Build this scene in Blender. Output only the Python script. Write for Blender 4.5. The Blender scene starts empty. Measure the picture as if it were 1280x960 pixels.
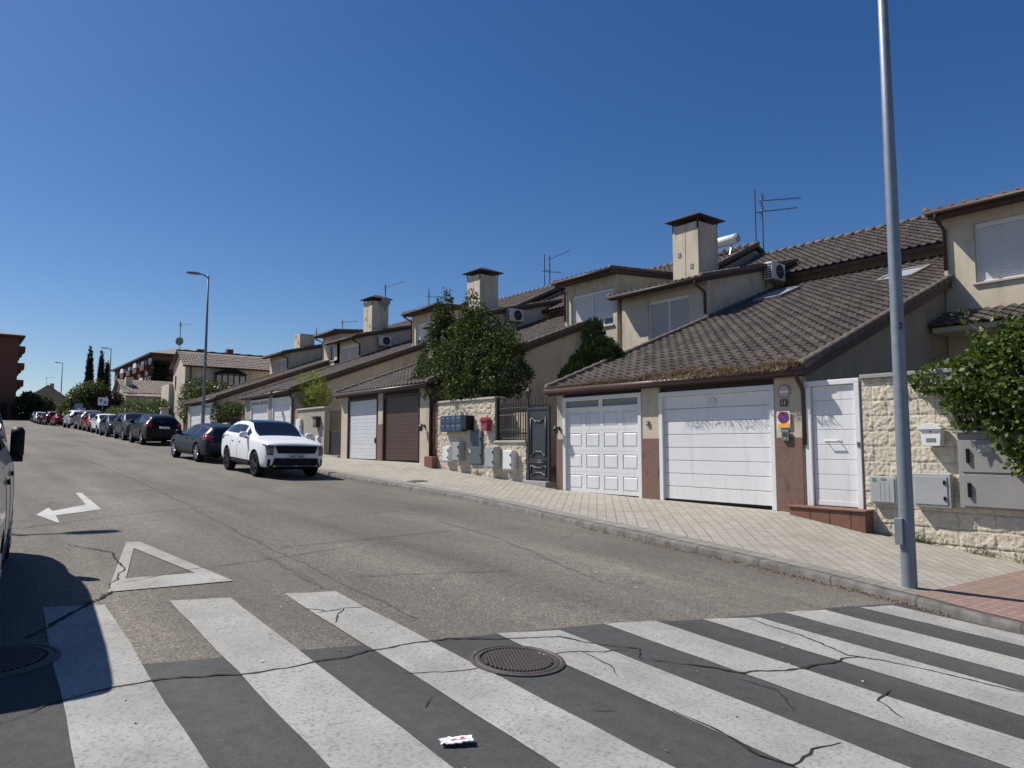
import bpy, bmesh, math, random
import numpy as np
from mathutils import Vector, Matrix, noise
from mathutils.bvhtree import BVHTree
random.seed(7); RNG = np.random.default_rng(11)
S = bpy.context.scene
COL = S.collection
PI = math.pi
def R(a): return math.radians(a)

# ------------------------------------------------------------ helpers
ORG = {}
def tag(o, label=None, cat=None, group=None, kind=None):
    if label: o['label'] = label
    if cat: o['category'] = cat
    if group: o['group'] = group
    if kind: o['kind'] = kind
    return o
def thing(name, loc, label, cat, group=None):
    o = bpy.data.objects.new(name, None); COL.objects.link(o)
    o.empty_display_size = .2
    o.location = loc; ORG[o.name] = Vector(loc)
    return tag(o, label, cat, group)
class MB:
    def __init__(s): s.v = []; s.f = []; s.m = []; s.uv = None
    def add(s, vs, fs, m=0):
        n = len(s.v); s.v += [tuple(p) for p in vs]
        s.f += [tuple(i + n for i in f) for f in fs]; s.m += [m] * len(fs)
        return s
    def box(s, x0, x1, y0, y1, z0, z1, m=0):
        if x0 > x1: x0, x1 = x1, x0
        if y0 > y1: y0, y1 = y1, y0
        if z0 > z1: z0, z1 = z1, z0
        return s.add([(x0,y0,z0),(x1,y0,z0),(x1,y1,z0),(x0,y1,z0),(x0,y0,z1),(x1,y0,z1),(x1,y1,z1),(x0,y1,z1)],
              [(0,3,2,1),(4,5,6,7),(0,1,5,4),(1,2,6,5),(2,3,7,6),(3,0,4,7)], m)
    def prism(s, poly, axis, a, b, skip=(), caps=True, m=0):
        n = len(poly)
        def P(p, t): return {'x': (t, p[0], p[1]), 'y': (p[0], t, p[1]), 'z': (p[0], p[1], t)}[axis]
        vs = [P(p, a) for p in poly] + [P(p, b) for p in poly]
        fs = [(i, (i+1) % n, n + (i+1) % n, n + i) for i in range(n) if i not in skip]
        if caps: fs += [tuple(range(n))[::-1], tuple(range(n, 2*n))]
        return s.add(vs, fs, m)
    def tube(s, pts, r, n=8, m=0):
        pts = [Vector(p) for p in pts]; k = len(pts)
        rs = r if isinstance(r, (list, tuple)) else [r] * k
        vs = []; up = None
        for i, p in enumerate(pts):
            d = (pts[min(i+1, k-1)] - pts[max(i-1, 0)]).normalized()
            if up is None:
                up = Vector((0, 0, 1)) if abs(d.z) < .9 else Vector((1, 0, 0))
            a = d.cross(up).normalized(); b = a.cross(d).normalized(); up = b
            for j in range(n):
                t = 2 * PI * j / n
                vs.append(p + (a * math.cos(t) + b * math.sin(t)) * rs[i])
        fs = [(i*n + j, i*n + (j+1) % n, (i+1)*n + (j+1) % n, (i+1)*n + j) for i in range(k-1) for j in range(n)]
        fs += [tuple(range(n))[::-1], tuple(range((k-1)*n, k*n))]
        return s.add(vs, fs, m)
    def lathe(s, prof, c, axis='z', n=24, m=0, caps=True):
        vs = []; k = len(prof)
        for r, h in prof:
            for j in range(n):
                t = 2 * PI * j / n; u, w = r * math.cos(t), r * math.sin(t)
                q = {'z': (u, w, h), 'x': (h, u, w), 'y': (w, h, u)}[axis]
                vs.append((c[0]+q[0], c[1]+q[1], c[2]+q[2]))
        fs = [(i*n+j, i*n+(j+1) % n, (i+1)*n+(j+1) % n, (i+1)*n+j) for i in range(k-1) for j in range(n)]
        if caps and prof[0][0] > 1e-4: fs.append(tuple(range(n))[::-1])
        if caps and prof[-1][0] > 1e-4: fs.append(tuple(range((k-1)*n, k*n)))
        return s.add(vs, fs, m)
    def build(s, name, mats, parent=None, smooth=False, bevel=0, org=None, seg=2, fix=True):
        if not isinstance(mats, (list, tuple)): mats = [mats]
        if parent is not None: o0 = ORG[parent.name]
        elif org is not None: o0 = Vector(org)
        else:
            a = np.array(s.v); o0 = Vector(((a[:,0].min()+a[:,0].max())/2, (a[:,1].min()+a[:,1].max())/2, a[:,2].min()))
        me = bpy.data.meshes.new(name)
        me.from_pydata([(p[0]-o0[0], p[1]-o0[1], p[2]-o0[2]) for p in s.v], [], s.f)
        for m in mats: me.materials.append(m)
        me.polygons.foreach_set('material_index', s.m)
        if s.uv is not None:
            l = me.uv_layers.new(name='UVMap'); l.data.foreach_set('uv', np.array(s.uv, dtype=np.float32).ravel())
        if smooth: me.polygons.foreach_set('use_smooth', [True]*len(s.f))
        me.update()
        if fix:
            bm = bmesh.new(); bm.from_mesh(me); bmesh.ops.recalc_face_normals(bm, faces=bm.faces); bm.to_mesh(me); bm.free()
        o = bpy.data.objects.new(name, me); COL.objects.link(o); ORG[o.name] = o0
        if parent is not None: o.parent = parent
        else: o.location = o0
        if bevel:
            b = o.modifiers.new('bevel', 'BEVEL'); b.width = bevel; b.segments = seg; b.limit_method = 'ANGLE'; b.angle_limit = R(40)
            b.harden_normals = False
        return o

def sep(name, m, parent, boxes, bevel=0):
    return [MB().box(*b).build(name, m, parent, bevel=bevel) for b in boxes]
# ------------------------------------------------------------ materials
def nodes(name):
    m = bpy.data.materials.new(name); m.use_nodes = True
    nt = m.node_tree; b = nt.nodes['Principled BSDF']
    return m, nt, b, nt.nodes.new, nt.links.new
def mixc(nt, fac, a, b, mode='MIX'):
    n = nt.nodes.new('ShaderNodeMix'); n.data_type = 'RGBA'; n.blend_type = mode
    for sock, v in ((n.inputs[0], fac), (n.inputs[6], a), (n.inputs[7], b)):
        if isinstance(v, bpy.types.NodeSocket): nt.links.new(v, sock)
        elif isinstance(v, (int, float)): sock.default_value = v
        else: sock.default_value = (*v[:3], 1)
    return n.outputs[2]
def math_n(nt, op, a, b=0., clamp=False):
    n = nt.nodes.new('ShaderNodeMath'); n.operation = op; n.use_clamp = clamp
    for i, v in enumerate((a, b)):
        if isinstance(v, bpy.types.NodeSocket): nt.links.new(v, n.inputs[i])
        else: n.inputs[i].default_value = v
    return n.outputs[0]
def rng(nt, v, a, b, c=0., d=1.):
    n = nt.nodes.new('ShaderNodeMapRange'); n.clamp = True
    nt.links.new(v, n.inputs[0])
    for i, q in enumerate((a, b, c, d)): n.inputs[i+1].default_value = q
    return n.outputs[0]
def noise_n(nt, vec, scale, detail=4, rough=.55):
    n = nt.nodes.new('ShaderNodeTexNoise'); n.inputs['Scale'].default_value = scale
    n.inputs['Detail'].default_value = detail; n.inputs['Roughness'].default_value = rough
    nt.links.new(vec, n.inputs['Vector']); return n.outputs['Fac']
def vec_n(nt, scale=(1,1,1), kind='Position', rot=(0,0,0)):
    if kind == 'Position': o = nt.nodes.new('ShaderNodeNewGeometry').outputs['Position']
    else: o = nt.nodes.new('ShaderNodeTexCoord').outputs[kind]
    mp = nt.nodes.new('ShaderNodeMapping'); mp.inputs['Scale'].default_value = scale; mp.inputs['Rotation'].default_value = rot
    nt.links.new(o, mp.inputs['Vector']); return mp.outputs[0]
def bump_n(nt, b, h, strength, dist):
    n = nt.nodes.new('ShaderNodeBump'); n.inputs['Strength'].default_value = strength; n.inputs['Distance'].default_value = dist
    nt.links.new(h, n.inputs['Height']); nt.links.new(n.outputs[0], b.inputs['Normal'])
def mat(name, c, c2=None, scale=6., rough=.7, metal=0., bump=0., bscale=80., bdist=.01, coat=0., stain=None, sscale=(.8,.8,.25), samt=(.5,.7), kind='Position', spec=.5, fine=0.):
    m, nt, b, N, L = nodes(name)
    v = vec_n(nt, kind=kind)
    col = None
    if c2 is not None:
        col = mixc(nt, rng(nt, noise_n(nt, v, scale, 6), .3, .7), c, c2)
    if fine:
        f = rng(nt, noise_n(nt, v, 140, 3, .7), .25, .75, 1-fine, 1+fine)
        g = N('ShaderNodeCombineColor'); [L(f, g.inputs[i]) for i in range(3)]
        col = mixc(nt, 1., col if col else c, g.outputs[0], 'MULTIPLY')
    if stain is not None:
        sv = vec_n(nt, sscale, kind)
        col = mixc(nt, rng(nt, noise_n(nt, sv, 3.1, 7, .62), samt[0], samt[1]), col if col else c, stain)
    if col: L(col, b.inputs['Base Color'])
    else: b.inputs['Base Color'].default_value = (*c, 1)
    b.inputs['Roughness'].default_value = rough; b.inputs['Metallic'].default_value = metal
    b.inputs['Specular IOR Level'].default_value = spec
    if coat: b.inputs['Coat Weight'].default_value = coat; b.inputs['Coat Roughness'].default_value = .04
    if bump: bump_n(nt, b, noise_n(nt, v, bscale, 5, .6), bump, bdist)
    return m
def leafmat(name, c1, c2, c3, rough=.45, trans=.25, spec=.4):
    m, nt, b, N, L = nodes(name)
    g = N('ShaderNodeNewGeometry'); cr = N('ShaderNodeValToRGB')
    e = cr.color_ramp.elements; e[0].color = (*c1, 1); e[1].color = (*c3, 1); k = e.new(.55); k.color = (*c2, 1)
    L(g.outputs['Random Per Island'], cr.inputs[0]); L(cr.outputs[0], b.inputs['Base Color'])
    b.inputs['Roughness'].default_value = rough; b.inputs['Specular IOR Level'].default_value = spec
    t = N('ShaderNodeBsdfTranslucent'); mx = N('ShaderNodeMixShader'); mx.inputs[0].default_value = trans
    cc = mixc(nt, 1., cr.outputs[0], (1.3, 1.5, .5), 'MULTIPLY'); L(cc, t.inputs[0])
    L(b.outputs[0], mx.inputs[1]); L(t.outputs[0], mx.inputs[2]); L(mx.outputs[0], nt.nodes['Material Output'].inputs[0])
    return m
def tilemat(name, c1, c2, c3, lichen=(.20,.175,.14)):
    m, nt, b, N, L = nodes(name)
    uv = N('ShaderNodeTexCoord').outputs['UV']
    fl = N('ShaderNodeVectorMath'); fl.operation = 'FLOOR'; L(uv, fl.inputs[0])
    wn = N('ShaderNodeTexWhiteNoise'); wn.noise_dimensions = '2D'; L(fl.outputs[0], wn.inputs['Vector'])
    cr = N('ShaderNodeValToRGB'); e = cr.color_ramp.elements
    e[0].color = (*c1, 1); e[1].color = (*c3, 1); k = e.new(.5); k.color = (*c2, 1); L(wn.outputs['Value'], cr.inputs[0])
    v = vec_n(nt)
    col = mixc(nt, rng(nt, noise_n(nt, v, 1.3, 6, .65), .5, .75, 0, .6), cr.outputs[0], lichen)
    col = mixc(nt, rng(nt, noise_n(nt, v, 22, 4, .7), .5, .8, 0, .5), col, (c1[0]*.5, c1[1]*.5, c1[2]*.5))
    L(col, b.inputs['Base Color']); b.inputs['Roughness'].default_value = .85
    bump_n(nt, b, noise_n(nt, v, 90, 4), .35, .006)
    return m
def asphalt(name, c, agg, bumps=.5, patch=(.7, 1.25), tint=None):
    m, nt, b, N, L = nodes(name); v = vec_n(nt)
    vo = N('ShaderNodeTexVoronoi'); vo.inputs['Scale'].default_value = 120; L(v, vo.inputs['Vector'])
    sp = N('ShaderNodeSeparateColor'); L(vo.outputs['Color'], sp.inputs[0])
    grain = math_n(nt, 'POWER', sp.outputs[0], 2.2)
    col = mixc(nt, grain, c, agg)
    big = rng(nt, noise_n(nt, vec_n(nt, (1., .35, 1)), .55, 7, .62), .3, .72, patch[0], patch[1])
    lane = rng(nt, noise_n(nt, vec_n(nt, (1.3, .05, 1)), 1., 3, .5),   .35, .65, .82, 1.12); big = math_n(nt, 'MULTIPLY', big, lane)
    sm = rng(nt, noise_n(nt, v, 9, 5, .7), .3, .7, .84, 1.16)
    f = math_n(nt, 'MULTIPLY', big, sm)
    cc = N('ShaderNodeCombineColor'); [L(f, cc.inputs[i]) for i in range(3)]
    col = mixc(nt, 1., col, cc.outputs[0], 'MULTIPLY')
    if tint is not None: col = mixc(nt, rng(nt, noise_n(nt, vec_n(nt, (.8,.5,1)), .8, 4), .45, .65, 0, .45), col, tint)
    oil = math_n(nt, 'MULTIPLY', rng(nt, noise_n(nt, v, 1.9, 5, .55), .66, .76, 0, .55), 1.)
    col = mixc(nt, oil, col, (c[0]*.45, c[1]*.45, c[2]*.45))
    L(col, b.inputs['Base Color']); b.inputs['Roughness'].default_value = .88; b.inputs['Specular IOR Level'].default_value = .3
    h = math_n(nt, 'ADD', vo.outputs['Distance'], math_n(nt, 'MULTIPLY', noise_n(nt, v, 45, 4), .8))
    bump_n(nt, b, h, bumps, .006)
    return m
def paintmat(name, c, under, wear=(.60, .72)):
    m, nt, b, N, L = nodes(name); v = vec_n(nt)
    w = rng(nt, noise_n(nt, v, 38, 9, .74), wear[0], wear[1])
    w2 = rng(nt, noise_n(nt, v, 3, 8, .7), .62, .78, 0, .6)
    big = rng(nt, noise_n(nt, v, 1.7, 6, .6), .3, .7, .74, 1.1)
    fine = rng(nt, noise_n(nt, v, 190, 3, .7), .3, .7, .86, 1.12)
    f = math_n(nt, 'MULTIPLY', big, fine)
    cc = N('ShaderNodeCombineColor'); [L(f, cc.inputs[i]) for i in range(3)]
    col = mixc(nt, 1., c, cc.outputs[0], 'MULTIPLY')
    w3 = rng(nt, noise_n(nt, vec_n(nt, (16, 1.1, 1)), 1.6, 6, .7), .56, .74, 0, .75)
    w3 = math_n(nt, 'MULTIPLY', w3, rng(nt, noise_n(nt, v, .9, 3), .4, .6))
    col = mixc(nt, math_n(nt, 'MAXIMUM', w3, math_n(nt, 'MAXIMUM', w, w2)), col, under)
    vo = N('ShaderNodeTexVoronoi'); vo.feature = 'DISTANCE_TO_EDGE'; vo.inputs['Scale'].default_value = 5
    wv = N('ShaderNodeTexNoise'); wv.inputs['Scale'].default_value = 5; wv.inputs['Detail'].default_value = 6; L(v, wv.inputs['Vector'])
    add = N('ShaderNodeVectorMath'); add.operation = 'MULTIPLY_ADD'; L(wv.outputs['Color'], add.inputs[0]); add.inputs[1].default_value = (.5,.5,.5); L(v, add.inputs[2])
    L(add.outputs[0], vo.inputs['Vector'])
    ck = math_n(nt, 'MULTIPLY', rng(nt, vo.outputs['Distance'], .004, .014, 1, 0), rng(nt, noise_n(nt, v, 2.3, 3), .5, .62, 0, .8))
    col = mixc(nt, ck, col, under)
    L(col, b.inputs['Base Color']); b.inputs['Roughness'].default_value = .8; b.inputs['Specular IOR Level'].default_value = .3
    bump_n(nt, b, noise_n(nt, v, 120, 5, .7), .4, .004)
    return m
def paver(name, c1, c2, joint, cell, ang, mortar=.03, w=1., stain=(.2,.18,.14)):
    m, nt, b, N, L = nodes(name); v = vec_n(nt, rot=(0, 0, R(ang)))
    br = N('ShaderNodeTexBrick'); br.offset = 0; br.inputs['Scale'].default_value = 1/cell
    br.inputs['Brick Width'].default_value = w; br.inputs['Row Height'].default_value = 1.
    br.inputs['Mortar Size'].default_value = mortar; br.inputs['Mortar Smooth'].default_value = .3
    br.inputs['Color1'].default_value = (*c1, 1); br.inputs['Color2'].default_value = (*c2, 1); br.inputs['Mortar'].default_value = (*joint, 1)
    L(v, br.inputs['Vector'])
    b2 = N('ShaderNodeTexBrick'); b2.offset = 0; b2.inputs['Scale'].default_value = 1/(cell*2); b2.inputs['Brick Width'].default_value = w; b2.inputs['Row Height'].default_value = 1.
    b2.inputs['Mortar Size'].default_value = mortar*.55; b2.inputs['Color1'].default_value = (0,0,0,1); b2.inputs['Color2'].default_value = (0,0,0,1); b2.inputs['Mortar'].default_value = (1,1,1,1)
    L(v, b2.inputs['Vector'])
    p = vec_n(nt)
    col = mixc(nt, math_n(nt, 'MULTIPLY', b2.outputs['Color'], rng(nt, noise_n(nt, p, 1.5, 4), .35, .65)), br.outputs['Color'], (joint[0]*.55, joint[1]*.55, joint[2]*.55))
    f = rng(nt, noise_n(nt, p, 30, 5, .7), .3, .7, .82, 1.15)
    cc = N('ShaderNodeCombineColor'); [L(f, cc.inputs[i]) for i in range(3)]
    col = mixc(nt, 1., col, cc.outputs[0], 'MULTIPLY')
    col = mixc(nt, rng(nt, noise_n(nt, p, 1.1, 7, .65), .48, .72, 0, .6), col, stain)
    L(col, b.inputs['Base Color']); b.inputs['Roughness'].default_value = .88
    bump_n(nt, b, math_n(nt, 'SUBTRACT', noise_n(nt, p, 60, 4), br.outputs['Fac']), .35, .006)
    return m

C_ASPH = (.089,.079,.068)
M = dict(
 asphalt=asphalt('asphalt', C_ASPH, (.32,.29,.24), .6, tint=(.122,.106,.090)),
 patch=asphalt('dark_asphalt', (.058,.057,.056), (.082,.081,.080), .25, (.82, 1.2)),
 seam=asphalt('seal_strip', (.075,.068,.062), (.22,.20,.18), .5),
 crack=mat('crack', (.018,.016,.015), rough=.95),
 roadpaint=paintmat('road_paint', (.36,.352,.325), (.14,.133,.122), (.50,.68)),
 arrowpaint=paintmat('arrow_paint', (.47,.46,.43), (.12,.11,.10), (.56,.70)),
 pave=paver('pavers', (.365,.338,.285), (.30,.278,.235), (.145,.133,.112), .17, 45, .04),
 redpave=paver('red_pavers', (.27,.155,.125), (.22,.125,.10), (.28,.235,.195), .10, 0, .10),
 kerbband=paver('kerb_band', (.255,.24,.21), (.20,.19,.165), (.10,.095,.085), .3, 0, .03),
 kerb=mat('kerb_stone', (.20,.185,.165), (.135,.125,.11), 3, .85, bump=.6, stain=(.075,.068,.06), sscale=(1.5,1.5,1.5), samt=(.42,.68), fine=.2),
 ground=mat('bare_ground', (.20,.17,.13), (.14,.12,.09), 2, .95, bump=.4, bscale=20),
 stucco=mat('beige_stucco', (.60,.53,.405), (.53,.465,.355), 2, .92, bump=.55, bscale=70, bdist=.012, stain=(.25,.21,.165), samt=(.50,.86), fine=.06),
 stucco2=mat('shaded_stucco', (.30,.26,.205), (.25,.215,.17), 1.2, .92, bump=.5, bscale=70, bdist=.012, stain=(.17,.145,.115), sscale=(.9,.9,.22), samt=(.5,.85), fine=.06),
 cream=mat('cream_render', (.55,.47,.36), (.48,.41,.31), 3, .9, bump=.4, bscale=60, stain=(.20,.16,.12), samt=(.55,.8)),
 dado=mat('red_brown_render', (.21,.12,.095), (.16,.095,.075), 14, .92, bump=.6, bscale=55, bdist=.01, stain=(.05,.04,.035), sscale=(1.2,1.2,.8), samt=(.58,.75)),
 greywall=mat('grey_render', (.38,.34,.285), (.34,.30,.25), 2, .92, bump=.5, stain=(.2,.17,.14), samt=(.55,.8)),
 tile=tilemat('brown_roof_tile', (.066,.052,.045), (.092,.072,.061), (.13,.102,.086)),
 tile2=tilemat('orange_roof_tile', (.20,.115,.075), (.27,.15,.095), (.33,.20,.13)),
 tilefar=tilemat('pale_roof_tile', (.19,.155,.125), (.23,.18,.145), (.27,.22,.175)),
 fascia=mat('brown_fascia', (.060,.032,.026), (.045,.026,.022), 5, .6, bump=.1),
 gutter=mat('brown_gutter', (.06,.030,.026), (.048,.025,.022), 4, .45, bump=.05),
 dark=mat('dark_gap', (.02,.018,.017), rough=.9),
 white=mat('white_lacquer', (.72,.72,.715), (.65,.65,.645), 1.1, .45, bump=.10, bscale=120, bdist=.003, stain=(.46,.44,.41), sscale=(2.4,2.4,.3), samt=(.54,.92), fine=.02),
 white2=mat('white_frame', (.72,.72,.72), (.66,.66,.655), 3, .45, stain=(.42,.40,.36), sscale=(3,3,.5), samt=(.62,.85)),
 greydoor=mat('pale_grey_door', (.62,.63,.64), (.57,.58,.59), 2, .45, stain=(.42,.41,.39), sscale=(2,2,.4), samt=(.6,.9)),
 browndoor=mat('brown_door', (.085,.046,.034), (.065,.036,.028), 2, .5),
 wood=mat('brown_wood', (.22,.125,.08), (.16,.09,.058), 3, .55, bump=.2),
 shutter=mat('pale_shutter', (.68,.675,.67), (.62,.62,.615), 1.5, .55),
 shuttergrey=mat('grey_shutter', (.50,.485,.46), (.45,.44,.42), 1.5, .6),
 glass=mat('window_glass', (.035,.045,.06), rough=.06, spec=.8),
 frost=mat('frosted_glass', (.20,.21,.20), (.16,.17,.165), 8, .35),
 iron=mat('dark_ironwork', (.030,.031,.036), (.022,.022,.025), 6, .5, metal=.3),
 gatepaint=mat('grey_gate_paint', (.045,.048,.055), (.036,.038,.044), 3, .42),
 metalgrey=mat('grey_cabinet', (.36,.37,.37), (.31,.32,.32), 3, .55, stain=(.2,.19,.17), samt=(.6,.85), fine=.06),
 cabgrey=mat('stone_grey_cabinet', (.27,.26,.25), (.23,.225,.215), 3, .7, bump=.2, fine=.14),
 cabdark=mat('blue_grey_cabinet', (.10,.125,.15), (.085,.105,.125), 3, .5),
 cabwhite=mat('white_cabinet', (.74,.74,.72), (.68,.68,.66), 3, .5, stain=(.45,.42,.38), samt=(.62,.85)),
 bluebox=mat('blue_mailbox', (.05,.075,.14), (.04,.06,.11), 4, .35),
 redbox=mat('red_mailbox', (.34,.035,.04), (.28,.03,.035), 4, .4),
 galv=mat('galvanised_steel', (.24,.275,.31), (.19,.22,.25), 9, .5, metal=.35, bump=.04, stain=(.2,.22,.24), sscale=(3,3,.6), samt=(.5,.8)),
 lampgrey=mat('lamp_grey', (.20,.21,.22), (.17,.18,.19), 5, .5, metal=.4),
 alu=mat('aluminium', (.45,.45,.46), rough=.35, metal=.8),
 antenna=mat('antenna_metal', (.05,.05,.055), rough=.5, metal=.6),
 acwhite=mat('ac_casing', (.62,.61,.57), (.56,.55,.51), 3, .5, stain=(.38,.36,.32), samt=(.6,.85)),
 black=mat('black_plastic', (.007,.007,.008), rough=.5, spec=.2),
 tank=mat('tank_white', (.72,.72,.70), rough=.35),
 steps=mat('clay_step', (.20,.088,.058), (.15,.066,.044), 4, .6, stain=(.07,.04,.03), samt=(.55,.8)),
 coping=mat('pale_coping', (.50,.45,.37), (.43,.39,.32), 4, .85, bump=.3, stain=(.22,.19,.15), samt=(.55,.8)),
 slab=mat('grey_slab', (.34,.33,.31), (.28,.27,.255), 4, .85, bump=.3),
 split=mat('split_face_block', (.68,.61,.48), (.56,.50,.39), 7, .95, bump=.9, bscale=75, bdist=.02, stain=(.22,.17,.12), sscale=(1.4,1.4,.9), samt=(.60,.78), fine=.12),
 rubble=mat('rubble_stone', (.62,.55,.43), (.50,.44,.34), 5, .95, bump=.7, bscale=50, bdist=.02, stain=(.24,.19,.14), sscale=(1.4,1.4,.9), samt=(.58,.78), fine=.1),
 brick=mat('dark_brick', (.155,.062,.042), (.125,.05,.035), 3, .9, bump=.2),
 brickb=mat('brick_balcony', (.15,.068,.05), (.12,.055,.042), 3, .9),
 castiron=mat('cast_iron', (.085,.073,.064), (.055,.048,.043), 20, .65, metal=.15, bump=.4, bscale=150, bdist=.003),
 ironpit=mat('iron_recess', (.022,.020,.018), rough=.9),
 paper=mat('crumpled_paper', (.80,.78,.77), rough=.7), redprint=mat('red_print', (.50,.10,.13), rough=.7),
 skin_yellow=mat('orange_strip', (.80,.42,.06), rough=.5), red=mat('sign_red', (.45,.02,.03), rough=.4), blue=mat('sign_blue', (.03,.06,.25), rough=.4),
 signwhite=mat('sign_white', (.75,.75,.74), rough=.45), signpale=mat('sign_pale', (.45,.40,.38), rough=.5),
 debris=leafmat('dry_debris', (.12,.08,.052), (.22,.155,.105), (.36,.27,.19), .9, .1),
 ivy=leafmat('ivy_leaf', (.034,.058,.012), (.066,.100,.022), (.16,.19,.055), .48, .25, .22),
 laurel=leafmat('laurel_leaf', (.022,.036,.011), (.048,.068,.020), (.105,.130,.042), .55, .2, .2),
 conifer=leafmat('conifer_leaf', (.020,.034,.013), (.032,.052,.019), (.055,.078,.028), .7, .1, .15),
 cypress=leafmat('cypress_leaf', (.010,.020,.009), (.017,.030,.013), (.028,.042,.018), .7, .05),
 willow=leafmat('yellow_leaf', (.11,.13,.02), (.19,.21,.035), (.28,.29,.06), .5, .35),
 hedge=leafmat('hedge_leaf', (.04,.055,.015), (.075,.095,.025), (.13,.15,.05), .5, .2),
 farleaf=leafmat('far_leaf', (.045,.058,.016), (.08,.095,.028), (.13,.14,.048), .6, .2),
 purple=leafmat('purple_leaf', (.02,.014,.014), (.032,.02,.02), (.05,.03,.028), .6, .1),
 bark=mat('bark', (.10,.075,.055), (.065,.05,.038), 12, .95, bump=.8, bscale=30),
 tyre=mat('tyre_rubber', (.011,.011,.012), rough=.85, spec=.2, bump=.2),
 alloy=mat('alloy_wheel', (.42,.42,.43), rough=.3, metal=.8), alloydark=mat('dark_alloy', (.05,.05,.052), rough=.35, metal=.6),
 chrome=mat('chrome', (.6,.6,.61), rough=.15, metal=1.),
 autoglass=mat('car_glass', (.006,.008,.012), rough=.03, spec=.55),
 lampclear=mat('headlight', (.03,.032,.035), rough=.08, spec=.9, coat=.6), lampred=mat('tail_light', (.20,.010,.012), rough=.12, coat=.6),
 plate=mat('number_plate', (.62,.62,.62), rough=.5), platetext=mat('plate_print', (.03,.03,.035), rough=.6),
)
def paint(name, c, metal=0., rough=.32, coat=.25):
    dk = max(c) < .05
    return mat(name, c, rough=rough, metal=0 if dk else metal, coat=.10 if dk else coat, kind='Object', spec=.12 if dk else .25)
PAINT = dict(white=paint('white_car_paint', (.76,.77,.78)), navy=paint('navy_car_paint', (.012,.018,.032), .3), black=paint('black_car_paint', (.009,.009,.010), .2),
 grey=paint('graphite_car_paint', (.028,.031,.034), .4), silver=paint('silver_car_paint', (.50,.51,.51), .4, .35), red=paint('red_car_paint', (.22,.012,.018)),
 maroon=paint('maroon_car_paint', (.05,.012,.016), .2), van=paint('champagne_van_paint', (.48,.455,.42), .2, .38, .5), midgrey=paint('mid_grey_car_paint', (.10,.105,.11), .4))

def block_joints():
    m = M['split']; nt = m.node_tree; b = nt.nodes['Principled BSDF']; src = b.inputs['Base Color'].links[0].from_socket
    sx = nt.nodes.new('ShaderNodeSeparateXYZ'); nt.links.new(vec_n(nt), sx.inputs[0]); cb = nt.nodes.new('ShaderNodeCombineXYZ')
    nt.links.new(sx.outputs[1], cb.inputs[0]); nt.links.new(math_n(nt, 'ADD', sx.outputs[2], 5.16+.5), cb.inputs[1])
    br = nt.nodes.new('ShaderNodeTexBrick'); br.inputs['Scale'].default_value = 1; br.inputs['Brick Width'].default_value = .5; br.inputs['Row Height'].default_value = .258
    br.inputs['Mortar Size'].default_value = .007; br.inputs['Mortar Smooth'].default_value = .2; nt.links.new(cb.outputs[0], br.inputs['Vector'])
    for k, c in (('Color1', 1), ('Color2', .92), ('Mortar', .68)): br.inputs[k].default_value = (c, c, c, 1)
    nt.links.new(mixc(nt, 1., src, br.outputs['Color'], 'MULTIPLY'), b.inputs['Base Color'])
block_joints()
def kerb_joints():
    m = M['kerb']; nt = m.node_tree; b = nt.nodes['Principled BSDF']; src = b.inputs['Base Color'].links[0].from_socket
    sx = nt.nodes.new('ShaderNodeSeparateXYZ'); nt.links.new(vec_n(nt), sx.inputs[0])
    fr = math_n(nt, 'FRACT', math_n(nt, 'ADD', sx.outputs[1], 200.13)); k = rng(nt, math_n(nt, 'ABSOLUTE', math_n(nt, 'SUBTRACT', fr, .5)), .010, .018, 1, 0)
    nt.links.new(mixc(nt, k, src, (.07,.064,.057)), b.inputs['Base Color'])
kerb_joints()
# ------------------------------------------------------------ terrain
ZR=[(-60,-1.6),(-10,-.32),(0,0),(10,.35),(20,.70),(27,.97),(40,1.5),(60,2.35),(73,2.95),(104,3.95),(116,4.5),(122,4.85),(130,5.2),(145,5.6),(900,5.6)]
ZK=[(-60,-3),(-10,-.9),(0,-.28),(3.3,-.1),(5.5,.03),(7.5,.13),(10.5,.22),(13.5,.33),(16,.42),(20,.57),(24,.74),(27,.88),(40,1.45),(60,2.35),(73,2.95),(104,3.95),(116,4.5),(122,4.85),(130,5.2),(145,5.6),(900,5.6)]
ZF=[(-60,-2.8),(-10,-.95),(0,-.45),(3.66,-.14),(5.83,.11),(7.2,.33),(11,.375),(13.6,.42),(15.2,.55),(19.7,.83),(20.5,.96),(27,1.03),(30,1.30),(32.8,1.5),(39,1.62),(44,1.75),(50,2.05),(60,2.5),(73,3.1),(104,4.1),(130,5.35),(145,5.7),(900,5.7)]
KERB=[(-60,7.65),(-2,7.68),(1,7.76),(2.3,7.84),(2.8,7.92),(3.52,8.1),(4.3,8.2),(5.5,8.30),(7,8.36),(9.4,8.72),(12,9.2),(14,9.42),(17,9.5),(20,9.4),(24,9.45),(30,9.7),(38,9.9),(70,10.1),(85,10.9),(104,12),(130,12.6),(145,12.6)]
def ip(k, t): return float(np.interp(t, [a for a, b in k], [b for a, b in k]))
def road(x, y):
    t = min(max((x-1)/7, 0), 1.25); return ip(ZR, y)*(1-t) + ip(ZK, y)*t
def kx(y): return ip(KERB, y)
FX = 12.44
def kh(y): return float(np.interp(y, [3, 6], [.075, .095]))
def walk(x, y):
    k = kx(y); z0 = road(k, y) + kh(y); t = min(max((x-k)/(FX-k), 0), 1)
    return z0*(1-t) + ip(ZF, y)*t
def gz(x, y):
    if y > 145: return 5.6
    k = kx(y)
    return road(x, y) if x < k else walk(x, y)
def frange(a, b, s): return list(np.arange(a, b-1e-6, s))
def struct(o): o['kind'] = 'structure'; return o

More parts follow.
